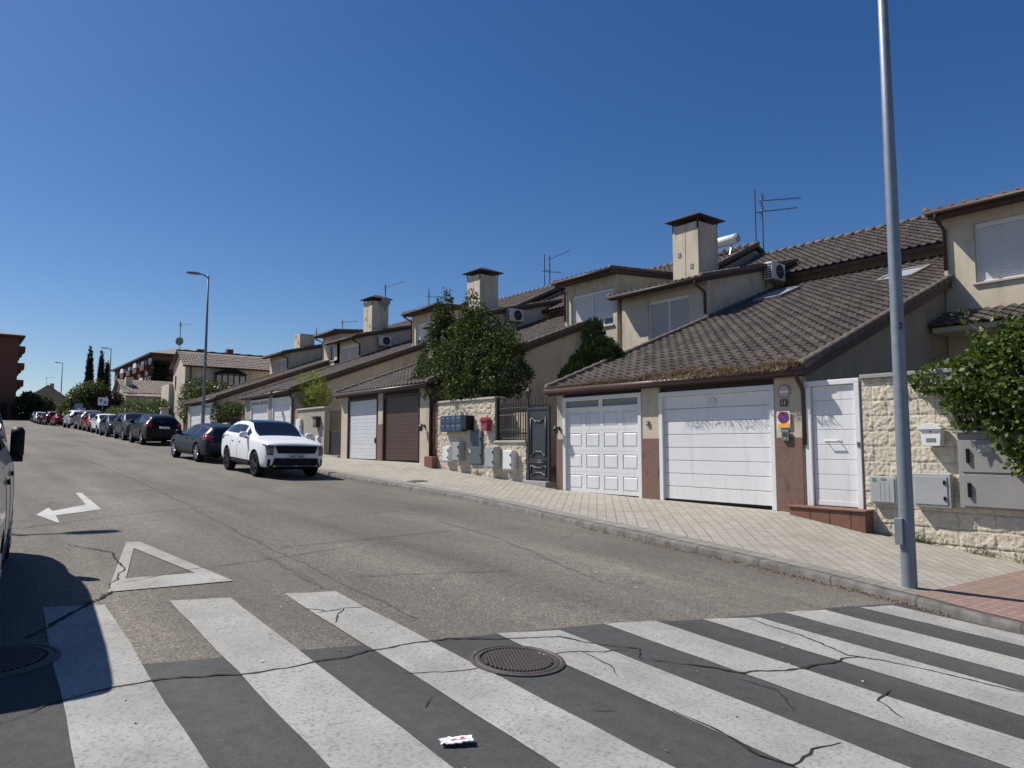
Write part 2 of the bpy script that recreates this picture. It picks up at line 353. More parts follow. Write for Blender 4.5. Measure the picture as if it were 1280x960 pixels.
def grid_mesh(rows, name, m):
    mb = MB(); n = len(rows[0]); mb.v = [p for r in rows for p in r]
    mb.f = [(i*n+j, i*n+j+1, (i+1)*n+j+1, (i+1)*n+j) for i in range(len(rows)-1) for j in range(n-1)]
    mb.m = [0]*len(mb.f)
    return mb.build(name, m, smooth=True, org=(0,0,0))
YS = sorted(set([round(y, 3) for y in frange(-30, 8, .5)+frange(8, 30, 1)+frange(30, 146, 2)] + [a for a, b in ZR+ZK+KERB+ZF if -30 <= a <= 145]))
XS = [-2.2+.4*i for i in range(24)]
XS = [x for x in XS if x < 7.2] + []
if 1.0 not in XS: XS = sorted(XS+[1.0])
struct(grid_mesh([[(x, y, road(x, y)) for x in XS] + [(kx(y), y, road(kx(y), y))] for y in YS], 'road', M['asphalt']))
# sidewalk on the house side: stone kerb, a band of slabs, then diagonal pavers up to the facades
def strip(xa, xb, name, m, n=3, dz=0, ymax=145, ymin=-30):
    ys = [y for y in YS if ymin <= y <= ymax]
    return struct(grid_mesh([[(xa(y)+(xb(y)-xa(y))*j/n, y, walk(xa(y)+(xb(y)-xa(y))*j/n, y)+dz) for j in range(n+1)] for y in ys], name, m))
strip(lambda y: kx(y)+.46, lambda y: max(FX+.02, kx(y)+3.0), 'pavement', M['pave'], 4)
strip(lambda y: kx(y)+.15, lambda y: kx(y)+.46, 'pavement_border', M['kerbband'], 1, .004)
kb = MB()
yk = [y for y in YS if y >= -30]
for i in range(len(yk)-1):
    # long kerb stones with small joints
    pass
rows = []
for y in yk:
    k = kx(y); z = road(k, y); t = road(k, y)+kh(y)
    rows.append([(k, y, z-.1), (k, y, t-.025), (k+.025, y, t+.004), (k+.16, y, walk(k+.16, y)+.006), (k+.16, y, t-.1)])
struct(grid_mesh(rows, 'kerb', M['kerb']))
# left side
lz = lambda x, y: ip(ZR, y) + .12
struct(grid_mesh([[(-2.2, y, ip(ZR, y)-.1), (-2.2, y, lz(0, y)), (-2.36, y, lz(0, y)), (-6, y, lz(0, y)+.05)] for y in YS], 'left_pavement', M['kerbband']))
# big ground sheet
GX = [-700, -300, -120, -50, -20, -6, -2, 1, 4.5, 8, 12, 14, 20, 40, 80, 200, 500, 900]
GY = [-500, -150, -60, -30] + frange(-20, 150, 5) + [150, 170, 200, 260, 400, 700, 1400]
struct(grid_mesh([[(x, y, (gz(min(max(x, -2), 12.3), min(max(y, -60), 160))) - .13) for x in GX] for y in GY], 'ground', M['ground']))
# red tactile paving on the corner
def sheet(name, poly, m, f=road, off=.004, cut=3, smooth=True):
    bm = bmesh.new(); bm.faces.new([bm.verts.new((x, y, 0)) for x, y in poly])
    bmesh.ops.triangulate(bm, faces=bm.faces[:])
    for _ in range(cut):
        es = [e for e in bm.edges if e.calc_length() > .45]
        if not es: break
        bmesh.ops.subdivide_edges(bm, edges=es, cuts=1); bmesh.ops.triangulate(bm, faces=bm.faces[:])
    # split along the crown at x=1 so that the sheet follows the road below
    bmesh.ops.bisect_plane(bm, geom=bm.verts[:]+bm.edges[:]+bm.faces[:], plane_co=(1,0,0), plane_no=(1,0,0))
    for v in bm.verts: v.co.z = f(v.co.x, v.co.y) + off
    bmesh.ops.recalc_face_normals(bm, faces=bm.faces)
    if sum(x.normal.z for x in bm.faces) < 0: bmesh.ops.reverse_faces(bm, faces=bm.faces)
    me = bpy.data.meshes.new(name); bm.to_mesh(me); bm.free(); me.materials.append(m)
    o = bpy.data.objects.new(name, me); COL.objects.link(o); ORG[o.name] = Vector()
    return struct(o)
ys = [y for y in YS if -6 <= y <= 3.3]
struct(grid_mesh([[(kx(y)+.17+(FX-.02-kx(y)-.17)*j/4, y, walk(kx(y)+.17+(FX-.02-kx(y)-.17)*j/4, y)+.010) for j in range(5)] for y in ys+[3.45]], 'red_pavement', M['redpave']))

# ------------------------------------------------------------ road markings
sheet('crosswalk_asphalt', [(-2.15,5.95),(.32,5.61),(1.1,5.17),(2.09,4.95),(3.2,4.67),(4.5,4.41),(5.4,4.1),(6.39,3.88),(7.3,3.7),(8.02,3.5),(7.88,2.8),(7.80,2.2),(7.73,1),(7.64,-3),(-2.15,-3)], M['patch'], cut=7)
for (a, b, c, d) in [((.67,7.12),(1.10,6.94),.046,.03),((1.58,6.84),(2.06,6.71),.033,.03),((2.52,6.64),(2.97,6.51),.035,.027),((3.48,4.62),(4.0,4.44),.03,.03),
                     ((4.48,4.41),(4.97,4.26),.03,.03),((5.42,4.09),(5.97,3.88),.03,.03),((6.38,3.88),(6.88,3.74),.03,.03),((7.36,3.61),(7.80,3.49),.03,.02)]:
    y2 = .2
    def jag(p, q, n=10, amp=.008): return [(p[0]+(q[0]-p[0])*i/n+random.uniform(-amp, amp), p[1]+(q[1]-p[1])*i/n+random.uniform(-amp, amp)) for i in range(n)]
    e = [(a[0]-c*(a[1]-y2), y2), a, b, (b[0]-d*(b[1]-y2), y2)]
    sheet('crosswalk_stripe', jag(e[0], e[1], 16)+jag(e[1], e[2], 6)+jag(e[2], e[3], 16)+[e[3]], M['roadpaint'], off=.008, cut=6)
# yield triangle: outer and inner outlines bridged as three bars
T = [(1.84,10.32),(1.99,10.25),(2.29,7.39),(1.19,7.43)]; I = [(1.43,7.97),(1.83,9.78),(2.07,7.95)]
bars = [[T[3],T[0],T[1],I[1],I[0]], [T[1],T[2],I[2],I[1]], [T[2],T[3],I[0],I[2]]]
mb = MB()
for p in bars:
    pts = []
    for i in range(len(p)):
        a, b = p[i], p[(i+1) % len(p)]
        pts += [(a[0]+(b[0]-a[0])*t/6, a[1]+(b[1]-a[1])*t/6) for t in range(6)]
    mb.add([(x, y, road(x, y)+.0085) for x, y in pts], [tuple(range(len(pts)))])
struct(mb.build('yield_marking', M['roadpaint'], org=(0,0,0)))
sheet('arrow_marking', [(2.1,17.3),(2.21,17.27),(2.11,14.12),(1.38,13.45),(1.33,12.46),(1.13,13.64),(1.39,14.65),(1.39,14.09),(1.99,14.97)], M['arrowpaint'], off=.007, cut=6)

def ribbon(mb, pts, w, z, wob=.032, step=.06, f=road, thin=.35):
    out = []
    for (a, b) in zip(pts[:-1], pts[1:]):
        n = max(2, int(math.dist(a, b)/step))
        out += [(a[0]+(b[0]-a[0])*i/n, a[1]+(b[1]-a[1])*i/n) for i in range(n)]
    out.append(pts[-1]); n = len(out); vs = []
    sd = random.uniform(0, 100)
    for i, (x, y) in enumerate(out):
        a = out[max(i-1, 0)]; b = out[min(i+1, n-1)]; dx, dy = b[0]-a[0], b[1]-a[1]; l = math.hypot(dx, dy) or 1
        nx, ny = -dy/l, dx/l
        o = noise.noise((i*.35, sd, 0))*wob + noise.noise((i*1.1, sd, 5))*wob*.4
        ww = w*(.55+.9*abs(noise.noise((i*.5, sd, 9))))*(thin+(1-thin)*min(1, 6*min(i, n-1-i)/n))
        for s in (-1, 1):
            o += random.uniform(-.22, .22)*w
            px, py = x+nx*(o+s*ww/2), y+ny*(o+s*ww/2); vs.append((px, py, f(px, py)+z))
    mb.add(vs, [(2*i, 2*i+2, 2*i+3, 2*i+1) for i in range(n-1)])
cr = MB()
for pts, w in [([(.28,4.62),(.66,4.81),(1.08,4.83),(1.6,4.64),(2.03,4.66),(2.67,4.71),(3.07,4.69),(3.39,4.49),(3.87,4.3),(3.97,4.04),(4.21,3.77),(4.02,3.6)], .022),
   ([(4.02,3.6),(4.21,3.39),(4.45,3.02),(4.89,2.86),(5.5,2.81),(5.66,2.77)], .024), ([(5.82,3.94),(5.77,3.36),(5.58,2.85),(5.75,2.51),(5.82,2.15),(5.9,1.6)], .022),
   ([(3.44,2.83),(3.44,2.5),(3.36,2.2),(3.4,2.04),(3.67,2.07),(3.89,2.05)], .016), ([(2.5,5.85),(2.76,5.87),(2.52,5.48)], .014), ([(2.6,5.86),(2.45,6.05)], .012), ([(2.76,5.87),(3.0,5.85)], .01),
   ([(.48,6.2),(.65,6.44),(.88,6.84),(1.15,7.31),(1.23,7.45)], .04), ([(-.6,4.5),(.28,4.62)], .03),
   ([(3.49,4.0),(3.75,3.95),(3.9,3.85),(4.1,3.8)], .014), ([(3.75,3.95),(3.72,3.6),(3.6,3.4)], .012), ([(2.9,4.0),(2.62,4.05),(2.4,4.2)], .010),
   ([(4.3,3.0),(4.35,2.7),(4.1,2.45)], .012), ([(4.6,2.0),(4.75,2.25),(5.05,2.3)], .012), ([(2.2,3.6),(2.35,3.75)], .008), ([(3.0,3.1),(3.15,3.0)], .008),
   ([(3.07,9.06),(4.61,9.3),(6.25,9.56),(7.97,9.24)], .016), ([(3.32,7.07),(4.08,6.87),(5.15,6.54)], .015), ([(1.35,7.77),(2.13,8.16),(2.94,8.39),(4.39,8.86)], .013),
   ([(.78,12.05),(1.18,12.39),(1.67,12.29)], .014), ([(.7,12.1),(3.0,13.6),(5.2,14.6)], .015), ([(1.0,16.0),(3.6,17.6),(6.5,17.9)], .018), ([(1.5,21),(4.2,22.6)], .02), ([(.9,26),(3.5,27.4),(5.5,27.6)], .022),
   ([(4.3,11.6),(5.6,11.9),(7.4,12.4)], .012), ([(1.6,15.6),(1.3,14.9),(1.55,14.6)], .012), ([(1.2,10.4),(1.55,9.6),(1.5,8.5),(1.2,7.5)], .02),
   ([(2.5,33),(4.5,33.8)], .03)]:
    ribbon(cr, pts, w*1.3, .0105)
struct(cr.build('road_crack', M['crack'], org=(0,0,0), fix=False))
sm = MB()
ribbon(sm, [(3.95,40),(3.83,20.59),(3.63,14.91),(3.31,10.46),(3.26,8.23),(3.19,6.59),(3.15,5.3)], .055, .0035, .05, .15)
ribbon(sm, [(6.84,10.85),(6.54,8.68),(5.97,6.62),(5.69,5.53)], .05, .0035, .05, .15)
ribbon(sm, [(3.05,9.2),(3.0,7.5),(2.9,6.7)], .08, .0035, .05, .15)
struct(sm.build('road_seam', M['seam'], org=(0,0,0), fix=False))

# manholes and small ironware
def manhole(x, y, r, f, label):
    z = f(x, y); tx = (f(x+.3, y)-f(x-.3, y))/.6; ty = (f(x, y+.3)-f(x, y-.3))/.6
    h = lambda px, py, d: z + (px-x)*tx + (py-y)*ty + d
    root = thing('manhole_cover', (x, y, z), label, 'manhole cover', 'manhole covers in the road')
    ring = MB(); n = 40
    prof = [(r*1.0, -.01), (r*1.0, .014), (r*.93, .018), (r*.91, .012), (r*.88, .012), (r*.86, .017), (r*.80, .017), (r*.79, .008)]
    vs = []
    for rr, d in prof:
        for j in range(n):
            a = 2*PI*j/n; px, py = x+rr*math.cos(a), y+rr*math.sin(a); vs.append((px, py, h(px, py, d)))
    ring.add(vs, [(i*n+j, i*n+(j+1) % n, (i+1)*n+(j+1) % n, (i+1)*n+j) for i in range(len(prof)-1) for j in range(n)])
    ring.build('rim', M['castiron'], root)
    lid = MB(); vs = [(x+.79*r*math.cos(2*PI*j/n), y+.79*r*math.sin(2*PI*j/n), 0) for j in range(n)]
    lid.add([(a, b, h(a, b, .008)) for a, b, _ in vs], [tuple(range(n))])
    ca, sa = math.cos(R(62)), math.sin(R(62)); ribs = MB()
    for k in range(-9, 10):
        t = k*.075*r; L = math.sqrt(max((.73*r)**2-t*t, 0))
        if L < .05: continue
        for s0, s1 in ((-L, L),):
            c = [(s0, t-.018*r), (s1, t-.018*r), (s1, t+.018*r), (s0, t+.018*r)]
            q = [(x+u*ca-w*sa, y+u*sa+w*ca) for u, w in c]
            ribs.add([(a, b, h(a, b, .006)) for a, b in q]+[(a, b, h(a, b, .020)) for a, b in q], [(4,5,6,7),(0,1,5,4),(1,2,6,5),(2,3,7,6),(3,0,4,7)])
    ld = lid.build('lid', M['ironpit'], root, fix=False)
    ribs.build('lid_rib', M['castiron'], ld, fix=False)
manhole(3.21, 4.01, .335, road, 'round ribbed cast iron manhole cover in the middle of the zebra crossing')
manhole(.30, 5.73, .36, road, 'round cast iron manhole cover lying in the shadow of the van')
g = MB(); g.box(10.0, 10.4, 17.1, 17.4, 0, .02)
g = MB()
for (x0, x1, y0, y1) in [(10.0,10.45,17.0,17.4)]:
    q = [(x0,y0),(x1,y0),(x1,y1),(x0,y1)]
    g.add([(a, b, walk(a, b)-.01) for a, b in q]+[(a, b, walk(a, b)+.012) for a, b in q], [(4,5,6,7),(0,1,5,4),(1,2,6,5),(2,3,7,6),(3,0,4,7)])
tag(g.build('access_cover', M['castiron']), 'small dark iron access cover set in the pavement before the tree wall', 'access cover')
# crushed carton on the crossing
def carton():
    root = thing('crushed_carton', (2.1, 3.12, road(2.1, 3.12)+.01), 'crumpled white and red carton lying on dark asphalt of the crossing', 'litter')
    mb = MB(); n, m = 14, 9; vs = []
    ang = R(25); ca, sa = math.cos(ang), math.sin(ang)
    for i in range(n):
        for j in range(m):
            u = (i/(n-1)-.5)*.165+.012*noise.noise((j*.9, i*.3, 4)); w = (j/(m-1)-.5)*.075*(1-.35*abs(i/(n-1)-.4)+.25*noise.noise((i*.6, 2, 8)))
            z = .009*math.cos(w/.07*2.6)+.008*noise.noise((u*45, w*60, 1))+.012
            x, y = 2.1+u*ca+w*sa, 3.12-u*sa+w*ca
            vs.append((x, y, road(2.1, 3.12)+.008+max(z, .003)))
    top = [(i*m+j, i*m+j+1, (i+1)*m+j+1, (i+1)*m+j) for i in range(n-1) for j in range(m-1)]
    mb.add(vs, top)
    for k, f in enumerate(mb.f):
        i, j = divmod(k, m-1)
        if (j in (2,) and 3 < i < 12) or (i in (8, 9) and j in (3, 4, 5)) or (i == 6 and j == 5): mb.m[k] = 1
    o = mb.build('carton_shell', [M['paper'], M['redprint']], root, fix=False)
    s = o.modifiers.new('thick', 'SOLIDIFY'); s.thickness = .006; s.offset = -1
carton()
gl = MB()
for i in range(60):
    x, y = random.uniform(.3, 6), random.uniform(1.6, 7); s = random.uniform(.006, .018); a = random.uniform(0, 6)
    gl.add([(x+s*math.cos(a+k*2.1)*random.uniform(.6,1.2), y+s*math.sin(a+k*2.1), road(x, y)+.014+(.006 if k == 0 else 0)) for k in range(3)], [(0,1,2)])
tag(gl.build('paper_scrap', M['signpale'], fix=False, org=(0,0,0)), 'scattered small pale bits of grit and paper on the crossing', 'litter', kind='stuff')
# ------------------------------------------------------------ roof tiles
TU = [0, .2, .42, .58, .75, .92]; TH = [.018, .004, .004, .03, .055, .042]
def tile_roof(name, m, parent, P0, U, V, width, length, tw=.27, tl=.345, lift=.030, smooth=False, seed=0, hk=1.):
    rr = random.Random(seed)
    P0 = Vector(P0); U = Vector(U).normalized(); V = Vector(V).normalized(); Nn = U.cross(V).normalized()
    if Nn.z < 0: Nn = -Nn
    nu = max(1, round(width/tw)); nv = max(1, round(length/tl)); tw = width/nu; tl = length/nv
    us = [(i+u)*tw for i in range(nu) for u in TU] + [width]; hs = TH*nu + [TH[0]]
    mb = MB(); uv = []; n = len(us)
    for j in range(nv):
        sh = rr.uniform(-.006, .006); dz = rr.uniform(-.002, .003); base = len(mb.v)
        dj = [rr.uniform(-.006, .006) for _ in range(nu+1)]
        for row, (t, l) in enumerate(((0, -.004), (0, lift), (1.02, -.004))):
            for k in range(n):
                i = min(k//6, nu-1)
                off = dj[i] if row < 2 else 0
                hh = hs[k]*hk*(1 if row else .75) + l + dz
                mb.v.append(tuple(P0 + U*(us[k]+sh) + V*((j+t)*tl+off) + Nn*hh))
        for row in range(2):
            for k in range(n-1):
                mb.f.append((base+row*n+k, base+row*n+k+1, base+(row+1)*n+k+1, base+(row+1)*n+k)); mb.m.append(0)
                uv += [(min(k//6, nu-1)+.5, j+.5)]*4
    mb.uv = uv
    return mb.build(name, m, parent, fix=False)
def verge_tiles(mb, a, b, r=.095, step=.36):
    a, b = Vector(a), Vector(b); n = max(1, round((b-a).length/step))
    for i in range(n):
        p = a + (b-a)*(i/n); q = a + (b-a)*((i+1.08)/n)
        mb.tube([p + Vector((0,0,.012)), q], [r, r*.84], 10)
def wall_open(mb, X, y0, y1, z0, z1, ops, depth=.14):
    """front skin in the plane x=X facing -x with openings (ya,yb,za,zb) and their reveals"""
    ys = sorted({y0, y1, *[o[0] for o in ops], *[o[1] for o in ops]}); zs = sorted({z0, z1, *[o[2] for o in ops], *[o[3] for o in ops]})
    for a, b in zip(ys[:-1], ys[1:]):
        for c, d in zip(zs[:-1], zs[1:]):
            if any(o[0] <= a+1e-6 and b <= o[1]+1e-6 and o[2] <= c+1e-6 and d <= o[3]+1e-6 for o in ops): continue
            mb.add([(X,a,c),(X,a,d),(X,b,d),(X,b,c)], [(0,1,2,3)])
    for a, b, c, d in ops:
        D = X+depth
        mb.add([(X,a,c),(D,a,c),(D,b,c),(X,b,c),(X,a,d),(D,a,d),(D,b,d),(X,b,d)], [(0,1,2,3),(4,7,6,5),(0,4,5,1),(3,2,6,7)])
def slats(mb, X, y0, y1, z0, z1, step=.045, d=.012):
    n = max(1, int((z1-z0)/step)); step = (z1-z0)/n; poly = []
    for i in range(n):
        z = z0+i*step; poly += [(X, z+.004), (X-d, z+step*.35), (X-d, z+step*.75), (X, z+step-.002)]
    poly += [(X+.02, z1), (X+.02, z0)]
    mb.prism(poly, 'y', y0, y1)
def window(root, X, y0, y1, z0, z1, drop=1., leaves=2, name='window', fm='white2', sm='shutter', sill=True, depth=.13):
    """window set into the plane X+depth: frame, roller shutter let down by `drop`, glass below"""
    D = X+depth; f = MB(); w = .05
    f.box(D-.05, D, y0+.004, y1-.004, z1-.13, z1-.004)          # shutter box
    f.box(D-.045, D, y0+.004, y0+w, z0+.004, z1-.131); f.box(D-.045, D, y1-w, y1-.004, z0+.004, z1-.131)
    f.box(D-.045, D, y0+w+.001, y1-w-.001, z0+.004, z0+.05)
    for i in range(1, leaves):
        y = y0+(y1-y0)*i/leaves; f.box(D-.055, D, y-.035, y+.035, z0+.051, z1-.131)
    fr = f.build(name, M[fm], root, bevel=.004)
    zt = z1-.131; zb = zt-(zt-z0-.05)*drop
    s = MB()
    for i in range(leaves):
        a = y0+w if i == 0 else y0+(y1-y0)*i/leaves+.036; b = y1-w if i == leaves-1 else y0+(y1-y0)*(i+1)/leaves-.036
        slats(s, D-.012, a+.001, b-.001, zb, zt-.001)
    s.build('shutter', M[sm], fr)
    if drop < .98:
        g = MB(); g.box(D-.006, D+.01, y0+w, y1-w, z0+.05, zb-.001); g.build('pane', M['glass'], fr)
        q = MB(); n = leaves*2
        for i in range(1, n):
            if i % 2: y = y0+(y1-y0)*i/n; q.box(D-.03, D-.007, y-.028, y+.028, z0+.051, zb-.002)
        q.build('sash', M[fm], fr)
    if sill:
        s = MB(); s.box(X-.06, X+depth-.051, y0-.06, y1+.06, z0-.055, z0+.002); s.build('sill', M['coping'], fr, bevel=.008)
    return fr
def chimney(root, X0, X1, Y0, Y1, z0, z1, k=0, cap=True):
    c = MB(); c.box(X0, X1, Y0, Y1, z0, z1); c.box(X0-.012, X0, (Y0+Y1)/2-.008, (Y0+Y1)/2+.008, z0+.3, z1-.02)
    ch = c.build('chimney', M['stucco'], root, bevel=.015)
    sep('vent_grille', M['cabgrey'], ch, [(X0-.02, X0+.01, y-.06, y+.06, z-.08, z+.08) for y, z in ((Y0+.3, z0+.75), (Y1-.3, z0+1.25))])
    if cap:
        p = MB(); zc = z1+.20; mx, my = (X0+X1)/2, (Y0+Y1)/2; o = .20
        b = [(X0-o,Y0-o,zc),(X1+o,Y0-o,zc),(X1+o,Y1+o,zc),(X0-o,Y1+o,zc)]
        t = [(mx-.16,my-.18,zc+.27),(mx+.16,my-.18,zc+.27),(mx+.16,my+.18,zc+.27),(mx-.16,my+.18,zc+.27)]
        bb = [(x,y,z-.03) for x,y,z in b]
        p.add(bb+b+t, [(0,3,2,1),(0,1,5,4),(1,2,6,5),(2,3,7,6),(3,0,4,7),(4,5,9,8),(5,6,10,9),(6,7,11,10),(7,4,8,11),(8,9,10,11)])
        for x in (X0+.02, X1-.02):
            for y in (Y0+.02, Y1-.02): p.box(x-.02, x+.02, y-.02, y+.02, z1-.25 if x < mx else z1, zc-.03)
        p.build('chimney_cap', M['fascia'], ch)
    return ch
def shed(root, name, X0, X1, Y0, Y1, zb, zf, slope, ops, wallm='stucco', roofm='tile', over=.5, ov=.16, gutter_side=None, drop_to=None, seed=0, front=True):
    """upper volume with a shed roof that rises to the back"""
    z1 = zf+slope*(X1-X0)
    w = MB(); poly = [(X0, zb), (X0, zf), (X1, z1), (X1, zb)]
    w.prism(poly, 'y', Y0, Y1, skip=(0,) if ops else ())
    if ops: wall_open(w, X0, Y0, Y1, zb, zf, ops)
    w.build(name, M[wallm], root, fix=not ops)
    L = math.hypot(1, slope); V = Vector((1, 0, slope))/L; xe = X0-over; ze = zf-slope*over+.1
    d = MB(); d.prism([(xe, ze-.16), (xe, ze-.005), (X1, ze-.005+slope*(X1-xe)), (X1, ze-.16+slope*(X1-xe))], 'y', Y0-ov, Y1+ov)
    d.build('roof_deck', M['fascia'], root)
    rf = tile_roof('roof', M[roofm], root, (xe-.03, Y0-ov, ze), (0,1,0), V, Y1-Y0+2*ov, (X1-xe+.05)*L, seed=seed)
    for y in (Y0-ov, Y1+ov):
        vt = MB(); verge_tiles(vt, (xe-.03, y, ze+.03), (X1, y, ze+.03+slope*(X1-xe)), .085); vt.build('verge_tile', M['tile'], rf, smooth=True)
    g = MB(); g.tube([(xe-.07, Y0-ov, ze-.06), (xe-.07, Y1+ov, ze-.06)], .062, 10)
    g.build('gutter', M['fascia'], root, smooth=True)
    if gutter_side is not None:
        y = gutter_side; p = MB()
        p.tube([(xe-.07, y, ze-.08), (xe-.07, y, ze-.2), (X0-.06, y, ze-.42), (X0-.06, y, drop_to if drop_to is not None else zb)], .045, 10)
        p.build('downpipe', M['fascia'], root, smooth=True)
def skylight(root, X, Y, zfun, w=.8, l=1.2):
    sl = .376; q = math.hypot(1, sl); ux, uz = 1/q, sl/q; nx, nz = -uz, ux
    P = lambda a, b, h: (X+a*ux+h*nx, Y+b, zfun(X)+a*uz+h*nz)
    m = MB()
    def slab(a0, a1, b0, b1, h0, h1):
        m.add([P(a, b, h) for h in (h0, h1) for a, b in ((a0,b0),(a1,b0),(a1,b1),(a0,b1))], [(0,3,2,1),(4,5,6,7),(0,1,5,4),(1,2,6,5),(2,3,7,6),(3,0,4,7)])
    slab(-l/2-.1, l/2+.1, -w/2-.1, -w/2, 0, .13); slab(-l/2-.1, l/2+.1, w/2, w/2+.1, 0, .13); slab(-l/2-.1, -l/2, -w/2, w/2, 0, .12); slab(l/2, l/2+.1, -w/2, w/2, 0, .14)
    s = m.build('skylight', M['cabgrey'], root)
    m = MB(); slab(-l/2, l/2, -w/2, w/2, .03, .10); m.build('pane', M['skyglass'], s)
M['skyglass'] = mat('skylight_blind', (.42,.44,.46), rough=.25, spec=.8)

# ------------------------------------------------------------ garage doors
def door_sections(root, X, y0, y1, z0, z1, m, n=8, vent=False, handle=None, groove=.007, ribs=0):
    d = MB(); h = (z1-z0)/n
    for i in range(n):
        d.box(X, X+.04, y0, y1, z0+i*h+groove/2, z0+(i+1)*h-groove/2)
        for k in range(1, ribs):
            zz = z0+(i+k/ribs)*h; d.box(X-.004, X, y0+.004, y1-.004, zz-.012, zz+.012)
    g = d.build('garage_door', m, root, bevel=.006)
    k = MB(); k.box(X+.02, X+.05, y0+.002, y1-.002, z0+.01, z1-.01); k.build('backing', M['metalgrey'], g)
    s = MB(); s.box(X+.004, X+.045, y0, y1, z0-.035, z0-.002); s.build('rubber_seal', M['black'], g)
    if vent:
        v = MB(); c = (X-.012, (y0+y1)/2+.02, z1-.17); v.lathe([(.001, 0), (.08, 0), (.095, .006), (.10, .014)], c, 'x', 24)
        v.build('round_vent', M['white'], g, smooth=True)
        v = MB(); v.box(X-.018, X-.008, c[1]-.05, c[1]+.05, c[2]-.006, c[2]+.006); v.lathe([(.086, -.016), (.090, -.018), (.095, -.012)], (X-.0, c[1], c[2]), 'x', 24, caps=False); v.build('vent_ring', M['metalgrey'], g)
    if handle:
        q = MB(); q.box(X-.03, X, handle[0]-.035, handle[0]+.035, handle[1]-.09, handle[1]+.09); q.tube([(X-.05, handle[0], handle[1]+.02), (X-.05, handle[0]-.1, handle[1]+.02)], .012)
        q.tube([(X-.001, handle[0], handle[1]+.02), (X-.05, handle[0], handle[1]+.02)], .012)
        q.build('handle', M['black'], g, bevel=.004)
    return g
def door_panels(root, X, y0, y1, z0, z1, m, cols=4, rws=4):
    ops = []; cw = (y1-y0)/cols; rh = (z1-z0)/rws
    for i in range(cols):
        for j in range(rws): ops.append((y0+i*cw+.075, y0+(i+1)*cw-.075, z0+j*rh+.085, z0+(j+1)*rh-.085))
    d = MB(); wall_open(d, X, y0, y1, z0, z1, ops, .016)
    for a, b, c, e in ops:
        D = X+.016; i1, i2 = .014, .04
        r = [[(D,a,c),(D,b,c),(D,b,e),(D,a,e)], [(D,a+i1,c+i1),(D,b-i1,c+i1),(D,b-i1,e-i1),(D,a+i1,e-i1)], [(X,a+i2,c+i2),(X,b-i2,c+i2),(X,b-i2,e-i2),(X,a+i2,e-i2)]]
        d.add(r[0]+r[1]+r[2], [(0,1,5,4),(1,2,6,5),(2,3,7,6),(3,0,4,7),(4,5,9,8),(5,6,10,9),(6,7,11,10),(7,4,8,11),(8,9,10,11)])
    d.box(X+.025, X+.05, y0, y1, z0, z1)
    for j in range(1, rws): d.box(X-.003, X+.003, y0+.002, y1-.002, z0+j*rh-.004, z0+j*rh+.004)
    return d.build('garage_door', m, root, fix=False)
def door_frame(root, X, y0, y1, z0, z1, w, m, depth=.1):
    f = MB(); f.box(X, X+depth, y0, y0+w, z0, z1-w-.001); f.box(X, X+depth, y1-w, y1, z0, z1-w-.001); f.box(X, X+depth, y0, y1, z1-w, z1)
    return f.build('door_frame', m, root, bevel=.006)

